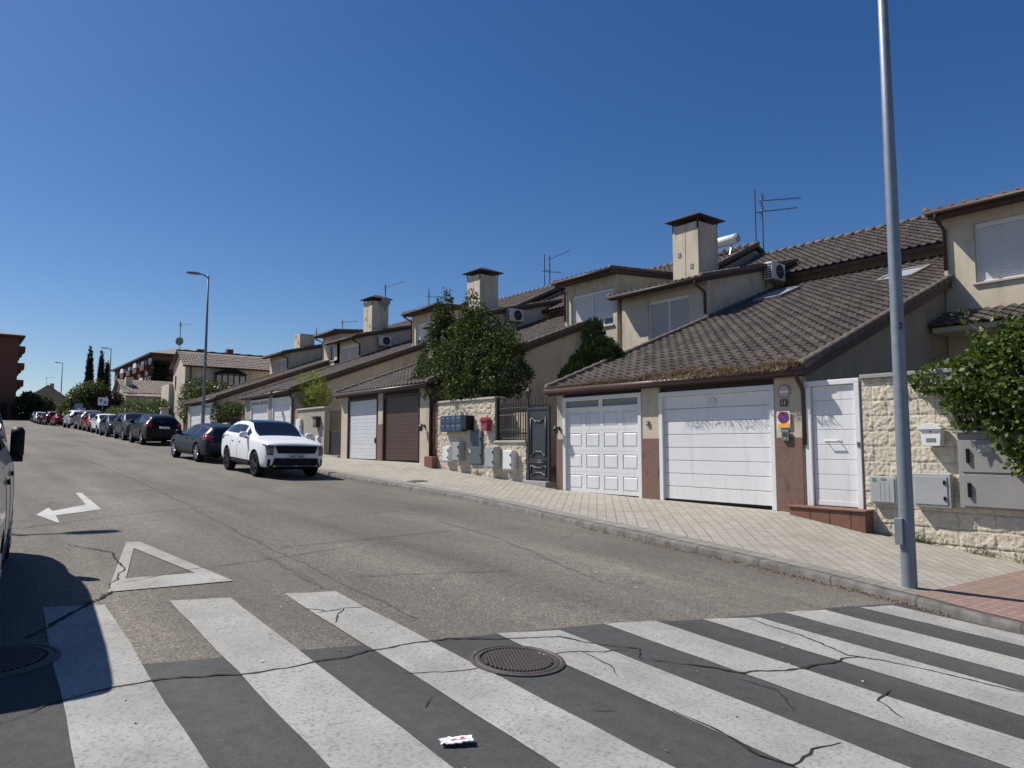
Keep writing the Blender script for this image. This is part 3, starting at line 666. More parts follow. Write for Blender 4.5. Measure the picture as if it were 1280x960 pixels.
# ------------------------------------------------------------ one pair of terraced houses
def WZ(x, dz): return 3.0+.376*(x-12.20)+dz
def unit(Yo, dz, label, o):
    b = .385+dz
    root = thing('terraced_house', (12.4, Yo+10.4, b), label, 'house', 'terraced houses up the street')
    Y = lambda y: y+Yo
    ya, yb = Y(7.04), Y(13.86)
    Xe = 12.27                       # eave
    # side walls under the long roof
    for a, c in ((ya, ya+.22), (yb-.22, yb)):
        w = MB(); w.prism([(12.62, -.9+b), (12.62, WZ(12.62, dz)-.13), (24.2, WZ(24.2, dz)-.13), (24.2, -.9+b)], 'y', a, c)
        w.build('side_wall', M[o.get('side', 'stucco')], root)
    # front: piers, lintel, dado
    d = o['doors']; pm = M[o.get('pier', 'cream')]
    for a, c in o['piers']:
        q = MB().box(12.42, 12.62, Y(a), Y(c), b-.9, b+2.62).build('front_pier', pm, root, bevel=.012)
        if o.get('dado', True) is True or (o.get('dado') and a > 8 and a < 13): MB().box(12.40, 12.425, Y(a)-.004, Y(c)+.004, b-.9, b+1.34).build('dado', M['dado'], q, bevel=.008)
    l = MB(); l.box(12.50, 12.62, ya+.221, yb-.221, b+2.36, b+2.66); l.box(12.36, 12.62, ya+.0, yb-.0, b+2.63, WZ(12.62, dz)-.14)
    l.build('lintel', M['fascia'], root)
    bk = MB(); bk.box(12.66, 12.7, ya+.23, yb-.23, b-.3, b+2.6); bk.build('garage_interior', M['dark'], root)
    for kind, y0, y1, mm in d:
        y0, y1 = Y(y0), Y(y1)
        if kind == 'sections':
            fr = door_frame(root, 12.40, y0, y1, b-.05, b+2.36, .10, M[o.get('frame', 'white2')])
            door_sections(root, 12.47, y0+.10, y1-.10, b+.02, b+2.26, M[mm], 8, vent=o.get('vent', False), groove=.012)
        elif kind == 'ribbed':
            fr = door_frame(root, 12.40, y0, y1, b-.05, b+2.36, .07, M[o.get('frame', 'white2')])
            door_sections(root, 12.47, y0+.07, y1-.07, b+.05, b+2.29, M[mm], 4, ribs=4, handle=(y0+.24, b+.75) if mm == 'greydoor' else None)
        elif kind == 'panels':
            fr = door_frame(root, 12.40, y0, y1, b-.05, b+2.40, .10, M[o.get('frame', 'white2')])
            t = MB(); t.box(12.43, 12.49, y0+.10, y1-.10, b+2.09, b+2.135); t.box(12.43, 12.49, (y0+y1)/2-.06, (y0+y1)/2+.06, b+2.136, b+2.30); t.build('transom_bar', M['white2'], fr, bevel=.004)
            sep('transom_pane', M['frost'], fr, [(12.47, 12.49, y0+.10, (y0+y1)/2-.06, b+2.136, b+2.30), (12.47, 12.49, (y0+y1)/2+.06, y1-.10, b+2.136, b+2.30)])
            door_panels(root, 12.47, y0+.10, y1-.10, b+.02, b+2.09, M[mm])
    # wing roof
    Lq = math.hypot(1, .376); V = (1/Lq, 0, .376/Lq); ze = WZ(Xe, dz)
    dk = MB(); dk.prism([(Xe, ze-.11), (Xe, ze-.012), (24.3, WZ(24.3, dz)-.012), (24.3, WZ(24.3, dz)-.11)], 'y', ya-.13, yb+.13)
    dk.build('roof_deck', M['fascia'], root)
    rf = tile_roof('garage_roof', M[o.get('tile', 'tile')], root, (Xe-.05, ya-.16, ze-.01), (0,1,0), V, yb-ya+.32, (24.2-Xe)*Lq, seed=int(Yo*10))
    for y in (ya-.16, yb+.16):
        vt = MB(); verge_tiles(vt, (Xe-.05, y, ze+.035), (19.3 if y < ya else 23.5, y, ze+.035+.376*((19.3 if y < ya else 23.5)-Xe+.05)), .10); vt.build('verge_tile', M['tile'], rf, smooth=True)
    # barge board under the verge
    for y in (ya-.17, yb+.14):
        bb = MB(); bb.prism([(Xe, ze-.20), (Xe, ze-.02), (19.28, WZ(19.28, dz)-.02), (19.28, WZ(19.28, dz)-.20)], 'y', y, y+.03); bb.build('barge_board', M['fascia'], root)
    fs = MB(); fs.box(Xe-.025, Xe-.001, ya-.16, yb+.16, ze-.18, ze-.03); fs.build('fascia', M['fascia'], root)
    g = MB(); g.tube([(Xe-.085, ya-.18, ze-.085), (Xe-.085, yb+.2, ze-.07)], .07, 12); g.build('gutter', M['gutter'], root, smooth=True)
    p = MB(); y = ya-.05 if o.get('pipe', 1) else yb+.03
    p.tube([(Xe-.09, y, ze-.09), (Xe-.09, y, ze-.2), (12.40, y, ze-.45), (12.40, y, b+1.2 if Yo == 0 else b)], .04, 10); p.build('downpipe', M['fascia'], root, smooth=True)
    for sx, sy in o.get('sky', []): skylight(root, sx, Y(sy), lambda x: WZ(x, dz))
    # main volume behind with gabled roof
    m0, m1 = Y(4.7), Y(o.get('mend', 17.85)); mw = MB(); e = dz
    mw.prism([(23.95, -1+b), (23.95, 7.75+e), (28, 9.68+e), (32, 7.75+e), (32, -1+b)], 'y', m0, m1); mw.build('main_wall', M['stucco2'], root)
    sl = .478; q = math.hypot(1, sl)
    rf2 = tile_roof('main_roof', M['tile'], root, (23.35, m0-.1, 7.72+e), (0,1,0), (1/q, 0, sl/q), m1-m0+.2, 4.72*q, seed=3+int(Yo))
    tile_roof('back_roof', M['tile'], root, (32.6, m0-.1, 7.72+e), (0,1,0), (-1/q, 0, sl/q), m1-m0+.2, 4.62*q, tw=1., tl=1.2)
    dk = MB(); dk.prism([(23.4, 7.6+e), (23.4, 7.71+e), (28, 9.91+e), (32.6, 7.71+e), (32.6, 7.6+e), (28, 9.79+e)], 'y', m0-.08, m1+.08); dk.build('main_roof_deck', M['fascia'], root)
    rt = MB(); verge_tiles(rt, (28.02, m0-.1, 9.97+e), (28.02, m1+.1, 9.97+e), .12, .42)
    for y in (m0-.1, m1+.1):
        vt = MB(); verge_tiles(vt, (23.35, y, 7.75+e), (28, y, 9.97+e), .10); vt.build('verge_tile', M['tile'], rf2, smooth=True)
    rt.build('ridge_tile', M['tile'], rf2, smooth=True)
    # upper front volumes
    if o.get('block', True):
        by0, by1, bw = Y(o.get('by0', 4.95)), Y(o.get('by1', 7.02)), o['bwin']
        shed(root, 'block_wall', 19.3, 24.3, by0, by1, b-1, o.get('bz', 7.28)+dz, .08, [(Y(bw[0]), Y(bw[1]), bw[2]+dz, bw[3]+dz)], roofm=o.get('btile', 'tile'), gutter_side=by1-.06, drop_to=5.9+dz, seed=5)
        window(root, 19.3, Y(bw[0]), Y(bw[1]), bw[2]+dz, bw[3]+dz, drop=bw[4], leaves=bw[5])
    if o.get('dormer', True):
        dw = o['dwin']; dy0, dy1 = Y(14.1), Y(o.get('dy1', 17.9))
        shed(root, 'dormer_wall', 19.3, 24.6, dy0, dy1, b-1, 7.02+dz, .25, [(Y(dw[0]), Y(dw[1]), dw[2]+dz, dw[3]+dz)], gutter_side=dy0+.07, drop_to=5.86+dz, seed=9)
        window(root, 19.3, Y(dw[0]), Y(dw[1]), dw[2]+dz, dw[3]+dz, drop=dw[4], leaves=dw[5], sm='shuttergrey', sill=False)
        if o.get('chim', True): chimney(root, 20.2, 21.35, Y(o.get('cy', 15.1)), Y(o.get('cy', 15.1)+o.get('cw', 1.12)), 7.1+dz, o.get('cz', 9.42)+dz, cap=o.get('cap', True))
    return root

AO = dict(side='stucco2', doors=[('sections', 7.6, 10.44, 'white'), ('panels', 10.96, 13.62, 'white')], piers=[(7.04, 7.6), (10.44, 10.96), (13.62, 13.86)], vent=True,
          sky=[(21.7, 13.05), (21.15, 8.75)], bwin=(4.75+.25, 6.34, 5.48, 6.92, .985, 1), by0=2.2, by1=7.02, btile='tile2', dwin=(14.85, 16.66, 5.0, 6.66, 1., 2))
AO['bwin'] = (3.0, 6.34, 5.48, 6.95, 1., 2)
unit(0, 0, 'nearest beige terraced house with two white garage doors under its long brown tiled roof', AO)
BO = dict(doors=[('ribbed', 7.72, 10.30, 'browndoor'), ('ribbed', 10.72, 13.24, 'greydoor')], piers=[(7.04, 7.70), (10.32, 10.70), (13.26, 13.86)], frame='fascia', bz=7.42, by1=7.9, by0=5.05,
          bwin=(5.25, 7.55, 5.48, 6.9, .80, 2), dwin=(14.85, 16.66, 5.0, 6.66, 1., 2), dado='middle')
unit(13.1, .6, 'beige terraced house with one brown and one pale grey garage door behind the bushy tree', BO)
CO = dict(doors=[('sections', 7.2, 9.7, 'white'), ('panels', 10.2, 12.9, 'white')], piers=[(7.04, 7.2), (9.7, 10.2), (12.9, 13.86)], bz=7.42, by1=8.0, by0=5.2, bwin=(5.5, 7.6, 5.48, 6.9, .6, 2), dwin=(14.7, 16.9, 5.0, 6.66, 1., 2), dado=False, pier='greywall', cy=14.5, cw=1.15)
unit(25.2, 1.1, 'beige terraced house with white garage doors behind the white parked car', CO)
DO = dict(doors=[('panels', 7.5, 10.2, 'white'), ('sections', 10.6, 13.3, 'white')], piers=[(7.04, 7.5), (10.2, 10.6), (13.3, 13.86)], bz=7.42, by1=8.0, by0=5.3, bwin=(5.7, 7.0, 5.7, 6.9, .05, 1), dwin=(14.7, 16.9, 5.3, 6.66, .7, 2), dado=False, pier='greywall', dy1=18.0, cz=8.55, cy=14.3, cap=False)
unit(37.0, 1.32, 'farthest beige terraced house of the row, white garage doors behind the second street lamp', DO)

# small canopy of the nearest house over its door, right of the stained side wall
cn = MB()
cn.box(18.2, 19.28, 2.2, 6.95, 4.22, 4.34)
cp = thing('door_canopy', (18.7, 4.5, 4.2), 'small brown tiled porch canopy under the wide white shutter at right', 'canopy')
cn.build('canopy_soffit', M['stucco'], cp, bevel=.01)
tile_roof('canopy_roof', M['tile'], cp, (18.1, 2.1, 4.36), (0,1,0), (.93,0,.367), 4.9, 1.25, seed=77)
# dry needles and moss lying along the nearest eave
def blades(n, fn, L, W):
    P = np.array([fn() for _ in range(n)]); d = RNG.normal(size=(n, 3)); d /= np.linalg.norm(d, axis=1)[:, None]
    t = np.cross(d, RNG.normal(size=(n, 3))); t /= np.linalg.norm(t, axis=1)[:, None]
    l = L*RNG.uniform(.5, 1.3, (n, 1)); w = W*RNG.uniform(.6, 1.3, (n, 1))
    v = np.stack([P-d*l/2, P+t*w/2, P+d*l/2, P-t*w/2], 1).reshape(-1, 3)
    return v, np.arange(4*n).reshape(-1, 4)
def np_mesh(name, v, f, m, parent=None, org=None):
    o0 = np.array(ORG[parent.name] if parent is not None else (org if org is not None else (0,0,0)), dtype=float)
    me = bpy.data.meshes.new(name); me.vertices.add(len(v)); me.vertices.foreach_set('co', (v-o0).astype(np.float32).ravel())
    k = f.shape[1]; me.loops.add(f.size); me.loops.foreach_set('vertex_index', f.astype(np.int32).ravel())
    me.polygons.add(len(f)); me.polygons.foreach_set('loop_start', np.arange(0, f.size, k, dtype=np.int32))
    me.materials.append(m); me.update(calc_edges=True); me.validate()
    o = bpy.data.objects.new(name, me); COL.objects.link(o); ORG[o.name] = Vector(o0)
    if parent is not None: o.parent = parent
    else: o.location = o0
    return o
def eave_pt(a, c):
    def f():
        y = random.uniform(a, c); env = max(.1, .55+.75*noise.noise((y*1.3, 3, 0))); k = (1 if y < 12.5 else .45)
        s = abs(random.gauss(0, .20))*env*k
        x = 12.17+s; return (x, y, WZ(x, 0)+.02+random.uniform(0, .20)*env*k)
    return f
v, f = blades(20000, eave_pt(6.95, 13.9), .10, .011)
def hang_pt():
    y = random.uniform(7.1, 10.4); e = max(0, .35+.9*noise.noise((y*2.1, 9, 0)))
    x = random.uniform(12.02, 12.22); return (x, y, 3.0+random.uniform(0, .14)*e+(x-12.1)*.3)
v2, f2 = blades(800, hang_pt, .20, .011); f = np.concatenate([f, f2+len(v)]); v = np.concatenate([v, v2])
tag(np_mesh('leaf_litter', v, f, M['debris'], org=(12.1, 10.4, 3.0)), 'band of dry brown needles and moss along the nearest eave', 'leaf litter', kind='stuff')
def gut_pt():
    y = random.uniform(3.0, 9.0)**1; y = y if random.random() < .6 else random.uniform(3.0, 5.5); x = kx(y)-abs(random.gauss(0, .07)); return (x, y, road(x, y)+.006)
v, f = blades(1500, gut_pt, .035, .012); v[:,2] = np.maximum(v[:,2], [road(a, b)+.003 for a, b in v[:,:2]])
tag(np_mesh('gutter_litter', v, f, M['debris'], org=(8.2, 5, 0)), 'dry leaf crumbs gathered along the foot of the kerb', 'leaf litter', kind='stuff')
def base_pt():
    y = random.choice([5.3, 5.1, 4.95, 4.2, 3.6, 7.1, 13.9, 17.3])+random.gauss(0, .12); x = 12.36-abs(random.gauss(0, .03)); return (x, y, walk(x, y)+abs(random.gauss(0, .05)))
v, f = blades(900, base_pt, .09, .012)
tag(np_mesh('weeds', v, f, M['hedge'], org=(12.3, 5, 0)), 'sparse weeds sprouting along the foot of the walls', 'weeds', kind='stuff')
# ------------------------------------------------------------ foliage
def leaves_from(P, Nrm, L, W, droop=.3, jitter=.9):
    n = len(P)
    d = Nrm + RNG.normal(size=(n,3))*jitter; d[:,2] -= droop; d /= np.linalg.norm(d, axis=1)[:,None]
    t = np.cross(d, RNG.normal(size=(n,3))); t /= np.linalg.norm(t, axis=1)[:,None]; up = np.cross(d, t)
    l = L*RNG.uniform(.6,1.3,(n,1)); w = W*RNG.uniform(.7,1.25,(n,1))
    v = np.stack([P, P+d*l*.45+t*w*.5+up*w*.14, P+d*l, P+d*l*.45-t*w*.5+up*w*.14], 1).reshape(-1,3)
    return v, np.arange(4*n).reshape(-1,4)
def blob_pts(blobs, n, gap=.0, gs=2.2, shell=.55, seed=0):
    """points spread through the volume of several ellipsoids, thicker towards their outer shell, with noise-shaped gaps"""
    vol = np.array([b[1][0]*b[1][1]*b[1][2] for b in blobs])**.75; cnt = np.maximum(1, (n*vol/vol.sum()*1.0)).astype(int)
    Ps, Ns = [], []
    for (c, r), k in zip(blobs, cnt):
        q = RNG.normal(size=(k*2,3)); q /= np.linalg.norm(q, axis=1)[:,None]
        rad = np.where(RNG.random(k*2) < shell, RNG.uniform(.78,1.05,k*2), RNG.random(k*2)**(1/3))
        p = q*rad[:,None]
        bump = np.array([noise.noise(Vector((a[0]*2.3+seed, a[1]*2.3, a[2]*2.3+c[2]))) for a in q])
        p *= (1+.28*bump)[:,None]
        w = p*np.array(r)+np.array(c)
        if gap > 0:
            g = np.array([noise.noise(Vector((a[0]*gs+seed*3, a[1]*gs, a[2]*gs))) for a in w]); ok = g > (-.45+gap)
            w, q = w[ok], q[ok]
        Ps.append(w[:k]); Ns.append(q[:k])
    return np.concatenate(Ps), np.concatenate(Ns)
def limbs(mb, base, tips, r0, wig=.12):
    for t in tips:
        b, e = Vector(base), Vector(t); pts = []
        for i in range(6):
            u = i/5; p = b.lerp(e, u); 
            if 0 < i < 5: p += Vector((random.uniform(-1,1), random.uniform(-1,1), 0))*wig
            pts.append(p)
        mb.tube(pts, [r0*(1-.8*i/5) for i in range(6)], 7)
def tree(name, loc, label, cat, blobs, n, L, W, m, trunk_r=.08, group=None, gap=.12, gs=2.2, droop=.3, shell=.55, tips=None, seed=0, jitter=.9, crown='crown'):
    root = thing(name, loc, label, cat, group)
    tr = MB(); limbs(tr, loc, tips or [b[0] for b in blobs[:7]], trunk_r); tr.build('trunk' if crown == 'crown' else 'stem', M['bark'], root, smooth=True)
    P, N_ = blob_pts(blobs, n, gap, gs, shell, seed); v, f = leaves_from(P, N_, L, W, droop, jitter)
    np_mesh(crown, v, f, M[m], root)
    return root
# bushy laurel behind the rubble wall, two leaders rising from the left half
tree('laurel_tree', (13.5, 18.6, .7), 'dark green bushy laurel tree with two upright leaders behind the rubble wall', 'tree',
     [((13.5,20.95,4.2),(.95,1.0,1.0)),((13.3,19.35,4.3),(1.0,1.2,1.1)),((13.4,17.75,4.1),(1.0,1.0,1.0)),((13.5,18.55,4.9),(.9,1.0,.85)),((13.5,21.10,5.1),(.6,.6,.8)),((13.5,21.10,5.6),(.5,.5,.7)),((13.5,21.00,6.15),(.38,.38,.6)),((13.5,20.95,6.6),(.26,.26,.45)),((13.5,21.10,5.3),(.45,.45,.7)),
      ((13.4,19.20,5.4),(.5,.5,.7)),((13.4,19.15,5.9),(.38,.36,.55)),((13.4,19.15,6.3),(.24,.22,.4)),((13.4,18.55,5.6),(.32,.3,.6)),((13.4,19.20,5.2),(.5,.5,.6)),((13.3,21.65,3.5),(.7,.6,.9)),((13.2,17.05,3.75),(.8,.6,.75)),((13.1,20.25,3.4),(.8,.9,.7)),((13.1,18.55,3.3),(.9,1.2,.6)),((13.4,20.05,5.2),(.5,.5,.5)),((13.4,17.25,4.8),(.4,.4,.4)),((13.5,22.35,4.0),(.4,.4,.7))],
     34000, .115, .05, 'laurel', .07, gap=.13, gs=2.0, seed=2)
tree('dwarf_conifer', (14.6, 14.75, .6), 'small dark pointed conifer rising behind the left edge of the nearest roof', 'tree',
     [((14.9,14.95,4.55),(.36,.36,.75)),((14.9,14.7,4.0),(.6,.6,.75)),((14.8,14.25,3.95),(.45,.45,.55)),((15.1,15.5,3.8),(.5,.55,.7)),((14.9,15.0,3.3),(.9,1.2,.8)),((15.0,15.9,3.4),(.5,.5,.5)),((15,14.0,3.5),(.5,.5,.6))],
     42000, .11, .035, 'conifer', .06, gap=.03, gs=4, droop=-1.0, seed=5, jitter=.35)
tree('yellow_shrub', (13.4, 32.6, 1.5), 'feathery yellow green shrub showing over the grey rendered garden wall', 'shrub',
     [((13.3,32.2,4.1),(.7,.9,.85)),((13.3,31.4,3.8),(.6,.7,.6)),((13.3,32.8,3.9),(.5,.6,.7))], 6500, .16, .022, 'willow', .04, gap=.12, droop=.25, seed=8, crown='foliage')
tree('climbing_plant', (12.9, 44.0, 1.8), 'straggling green creeper over the dark gate between the two farthest garages', 'climbing plant',
     [((12.7,43.4,3.3),(.5,.8,.6)),((12.6,42.2,3.6),(.4,1.0,.4)),((12.6,44.6,3.3),(.4,.5,.9)),((12.6,41.0,3.5),(.4,.7,.4))], 4500, .12, .06, 'laurel', .03, gap=.15, seed=9, crown='foliage')
tree('garden_bush', (13.6, 53.0, 2.2), 'rounded green bush growing against the gabled house at the row end', 'bush',
     [((13.6,52.6,5.0),(1.2,1.2,1.2)),((13.8,51.5,4.6),(1.1,1.1,1.2)),((13.4,53.8,4.2),(.9,.9,1.2)),((14.4,50.8,5.0),(.9,.9,.9))], 7000, .17, .09, 'hedge', .06, gap=.12, seed=12, crown='foliage')
# ivy spilling over the block wall at right
iv = thing('ivy', (12.7, 3.2, 1.5), 'large glossy green ivy mass spilling over the pale block wall at right', 'ivy')
P, N_ = blob_pts([((12.35,4.5,2.64),(.4,.5,.26)),((12.3,3.85,2.55),(.5,.6,.55)),((12.25,3.3,2.45),(.6,.8,.75)),((12.3,2.6,2.4),(.6,.9,.9)),((12.5,3.2,3.05),(.6,.9,.45)),((12.55,2.4,3.3),(.6,.9,.6)),((12.2,4.25,2.15),(.24,.3,.3)),((12.2,3.0,1.85),(.3,.6,.4)),((12.1,2.9,1.45),(.22,.5,.35)),((12.1,3.55,1.75),(.2,.35,.3)),((12.1,3.3,1.45),(.2,.4,.35)),((12.0,2.7,1.3),(.25,.5,.4)),((12.3,1.6,2.6),(.7,1.0,1.0)),((12.45,5.05,2.66),(.18,.25,.10)),((12.15,2.2,1.7),(.3,.7,.5))], 21000, .14, 3.2, .7, 4)
v, f = leaves_from(P, N_, .085, .075, .45, .75); np_mesh('foliage', v, f, M['ivy'], iv)
tr = MB(); limbs(tr, (12.7,3.4,-.1), [(12.6,3.0,2.6),(12.6,4.2,2.7),(12.5,2.2,2.6)], .04); tr.build('stem', M['bark'], iv, smooth=True)
tw = MB(); P = []
for s, e in [((12.5,4.0,2.9),(12.8,4.35,3.75)),((12.5,3.3,3.2),(12.9,3.9,3.7)),((12.5,2.9,3.3),(12.6,3.2,3.75))]:
    a, c = Vector(s), Vector(e); pts = [a.lerp(c, i/6)+Vector((0, .05*math.sin(i*1.4), .06*math.sin(i))) for i in range(7)]; tw.tube(pts, .008, 5)
    for p in pts:
        for _ in range(9): P.append(tuple(p+Vector((random.gauss(0,.05), random.gauss(0,.07), random.gauss(0,.05)))))
tw.build('shoot', M['bark'], iv)
P = np.array(P); v, f = leaves_from(P, RNG.normal(size=P.shape), .085, .07, .2, .6); np_mesh('shoot_leaves', v, f, M['ivy'], iv)

# ------------------------------------------------------------ block wall at right with its gate
def disp_wall(name, m, parent, X, y0, y1, z0f, z1, kind, res=.028, seed=0):
    ys = np.arange(y0, y1+res*.5, res); n = 110 if kind == 'split' else 80
    rows = []
    rr = np.random.default_rng(seed)
    zmin = min(z0f(y0), z0f(y1))-.15
    zs = np.linspace(zmin, z1, int((z1-zmin)/res))
    if kind == 'rubble':
        S_ = []
        for a in np.arange(y0-.3, y1+.3, .21):
            for c in np.arange(zmin-.2, z1+.2, .135): S_.append((a+rr.uniform(-.08,.08), c+rr.uniform(-.045,.045), rr.uniform(-.008,.012)))
        S_ = np.array(S_)
    for z in zs:
        row = []
        for y in ys:
            if kind == 'split':
                h, w = .258, .50; j = math.floor((z+.5)/h); off = .25*(j % 2); i = math.floor((y+off)/w)
                fz = (z+.5)/h-j; fy = (y+off)/w-i
                e = min(fz*h, (1-fz)*h, fy*w, (1-fy)*w)
                k = min(1, e/.016); k = k*k*(3-2*k)
                t = noise.noise(Vector((i*7.3, j*3.1, 5)))
                rough = .014*noise.noise(Vector((y*8+i*9, z*9+j*5, 1)))+.016*noise.noise(Vector((y*19, z*19, 3)))+.015*noise.noise(Vector((y*38, z*38, 7)))
                tilt = (fz-.5)*.03*noise.noise(Vector((i*3.7, j*9.1, 2)))+(fy-.5)*.04*noise.noise(Vector((i*5.7, j*2.1, 8)))
                d = k*(.018+rough*.75+tilt*.4+.006*t)
            else:
                q = np.hypot((S_[:,0]-y)*.8, S_[:,1]-z); o2 = np.argpartition(q, 2)[:2]; a, c = sorted(q[o2]); e = c-a
                k = min(1, e/.022); k = k*k*(3-2*k); sid = S_[o2[np.argmin(q[o2])]]
                d = k*(.018+sid[2]*.8+.012*noise.noise(Vector((y*10, z*10, 1)))+.016*noise.noise(Vector((y*24, z*24, 3))))
            row.append((X-d, y, z))
        rows.append(row)
    mb = MB(); n = len(ys); mb.v = [p for r in rows for p in r]; mb.f = [(i*n+j, (i+1)*n+j, (i+1)*n+j+1, i*n+j+1) for i in range(len(rows)-1) for j in range(n-1)]; mb.m = [0]*len(mb.f)
    return mb.build(name, m, parent, smooth=True, fix=False)
ZFy = lambda y: ip(ZF, y)
bw = thing('block_wall', (12.6, 3.7, -.2), 'pale split-faced block wall right of the white gate, half hidden by ivy', 'wall')
c = MB(); c.box(12.44, 12.66, .8, 5.87, -.7, 2.72); c.build('wall_core', M['split'], bw)
disp_wall('stone_face', M['split'], bw, 12.43, .8, 5.92, ZFy, 2.72, 'split', .017, 3)
ed = MB(); ed.box(12.43, 12.64, 5.86, 5.95, -.3, 2.70); ed.build('wall_end', M['split'], bw, bevel=.02)
cp = MB(); cp.box(12.36, 12.70, .8, 5.93, 2.725, 2.80); cp.build('coping', M['slab'], bw, bevel=.012)

gt = thing('white_gate', (12.45, 6.5, .33), 'white metal door with horizontal boards and bar handle above a clay step', 'gate')
fr = MB(); fr.box(12.40, 12.52, 5.96, 6.05, .47, 2.66); fr.box(12.40, 12.52, 6.86, 6.98, .47, 2.66); fr.box(12.40, 12.52, 5.96, 6.98, 2.661, 2.755); fr.build('gate_frame', M['white2'], gt, bevel=.008)
gd = MB()
for i in range(8):
    z = .52+i*.267; gd.box(12.455, 12.495, 6.06, 6.85, z+.005, z+.262)
gd.box(12.47, 12.50, 6.055, 6.855, .49, 2.655)
gd.box(12.447, 12.4545, 6.06, 6.85, .50, .585)
gd.build('gate_leaf', M['white'], gt, bevel=.005)
hd = MB(); hd.tube([(12.455, 6.60, 1.66), (12.37, 6.60, 1.66), (12.37, 6.36, 1.66), (12.455, 6.36, 1.66)], .011, 8); hd.box(12.445, 12.456, 6.32, 6.64, 1.645, 1.675); hd.build('handle', M['white2'], gt)
lk = MB(); lk.box(12.385, 12.4, 5.985, 6.02, 1.55, 1.64); lk.tube([(12.385, 6.0, 1.60), (12.35, 6.0, 1.60)], .014, 8); lk.build('lock', M['lampgrey'], gt)
st = MB(); st.prism([(7.18, .2), (7.18, .45), (5.80, .45), (5.80, -.2)], 'x', 12.12, 12.40); 
sp = st.build('step', M['steps'], gt, bevel=.01)
st = MB(); st.box(12.09, 12.44, 5.78, 7.20, .452, .485); st.build('step_tread', M['steps'], sp, bevel=.008)
sep('step_joint', M['dark'], sp, [(12.116, 12.121, y-.004, y+.004, -.1, .45) for y in (6.05, 6.42, 6.78)])

def wallbox(name, label, cat, X, y0, y1, z0, z1, depth, m, group=None, door=True, hinge=True, lip=.03, two=False):
    r = thing(name, (X, (y0+y1)/2, z0), label, cat, group)
    b = MB(); b.box(X-depth, X, y0, y1, z0, z1); b.build('casing', m, r, bevel=.008)
    if door:
        d = MB()
        if two:
            h = z0+(z1-z0)*.56
            d.box(X-depth-.014, X-depth-.001, y0+lip, y1-lip, z0+lip, h-.01); d.box(X-depth-.014, X-depth-.001, y0+lip, y1-lip, h+.01, z1-lip)
        else: d.box(X-depth-.014, X-depth-.001, y0+lip, y1-lip, z0+lip, z1-lip)
        dd = d.build('cover', m, r, bevel=.005)
    if hinge:
        sep('latch', M['black'], r, [(X-depth-.028, X-depth-.014, y0+lip+.02, y0+lip+.055, z0+(z1-z0)*t-.03, z0+(z1-z0)*t+.03) for t in (.28, .75)])
    return r
# cabinets and letterbox on the block wall
wb = wallbox('meter_cabinet', 'narrow grey meter cabinet with a small green label behind the near lamp post', 'meter cabinet', 12.40, 5.36, 5.79, .60, 1.06, .10, M['metalgrey'], 'meter cabinets on the walls', hinge=False)
sep('label_sticker', mat('green_label', (.08,.25,.12), rough=.5), wb, [(12.28, 12.286, 5.68, 5.74, .98, 1.03), (12.28, 12.286, 5.52, 5.60, 1.00, 1.03)])
sep('cover_groove', M['cabgrey'], wb, [(12.283, 12.2865, 5.40+.07*i, 5.405+.07*i, .63, .96) for i in range(1, 4)])
wallbox('meter_cabinet', 'wide light grey meter cabinet below the white letterbox', 'meter cabinet', 12.40, 4.53, 5.10, .60, 1.13, .14, M['metalgrey'], 'meter cabinets on the walls', lip=.045)
u = thing('utility_cabinet', (12.40, 3.75, .62), 'large stone grey two-door utility cabinet partly under the ivy', 'utility cabinet')
q = MB(); q.box(12.30, 12.41, 3.1, 4.42, .62, 1.76); q.build('casing', M['cabgrey'], u, bevel=.008)
for nm, a, c in (('lower_door', .65, 1.14), ('upper_door', 1.17, 1.66)):
    q = MB(); q.box(12.275, 12.298, 3.14, 4.37, a, c); dd = q.build(nm, M['cabgrey'], u, bevel=.006)
    q = MB(); q.box(12.235, 12.274, 4.25, 4.29, a+.14, a+.36); q.build('handle', M['black'], dd, bevel=.006)
q = MB(); q.box(12.24, 12.42, 3.05, 4.46, 1.762, 1.80); q.build('hood', M['lampgrey'], u, bevel=.006)
sep('sign_plate', M['metalgrey'], u, [(12.266, 12.274, 3.95, 4.13, 1.48, 1.60), (12.266, 12.274, 3.62, 3.8, 1.5, 1.57)])
def letterbox(name, label, X, yc, z0, w, h, d, m, roof=True, group='letterboxes on the walls'):
    r = thing(name, (X, yc, z0), label, 'letterbox', group)
    b = MB(); b.prism([(yc-w*.42, z0), (yc+w*.42, z0), (yc+w/2, z0+h*.72), (yc-w/2, z0+h*.72)], 'x', X-d, X); b.build('box', m, r, bevel=.006)
    l = MB(); l.prism([(yc-w*.56, z0+h*.72+.002), (yc+w*.56, z0+h*.72+.002), (yc+w*.54, z0+h*.80)]+[(yc+w*.5*math.cos(a), z0+h*.80+h*.2*math.sin(a)) for a in np.linspace(.15, PI-.15, 9)]+[(yc-w*.54, z0+h*.80)], 'x', X-d-.03, X); l.build('lid', m, r, bevel=.004)
    s = MB(); s.box(X-d-.006, X-d+.002, yc-.07, yc+.07, z0+h*.18, z0+h*.34); s.build('name_window', M['frost'], r)
    s = MB(); s.lathe([(.001, -.008), (.012, -.006), (.012, .002)], (X-d-.002, yc, z0+h*.62), 'x', 12); s.build('lock', M['black'], r)
    return r
letterbox('letterbox', 'white letterbox with arched lid fixed to the block wall under the ivy', 12.38, 4.77, 1.57, .31, .36, .15, M['cabwhite'])

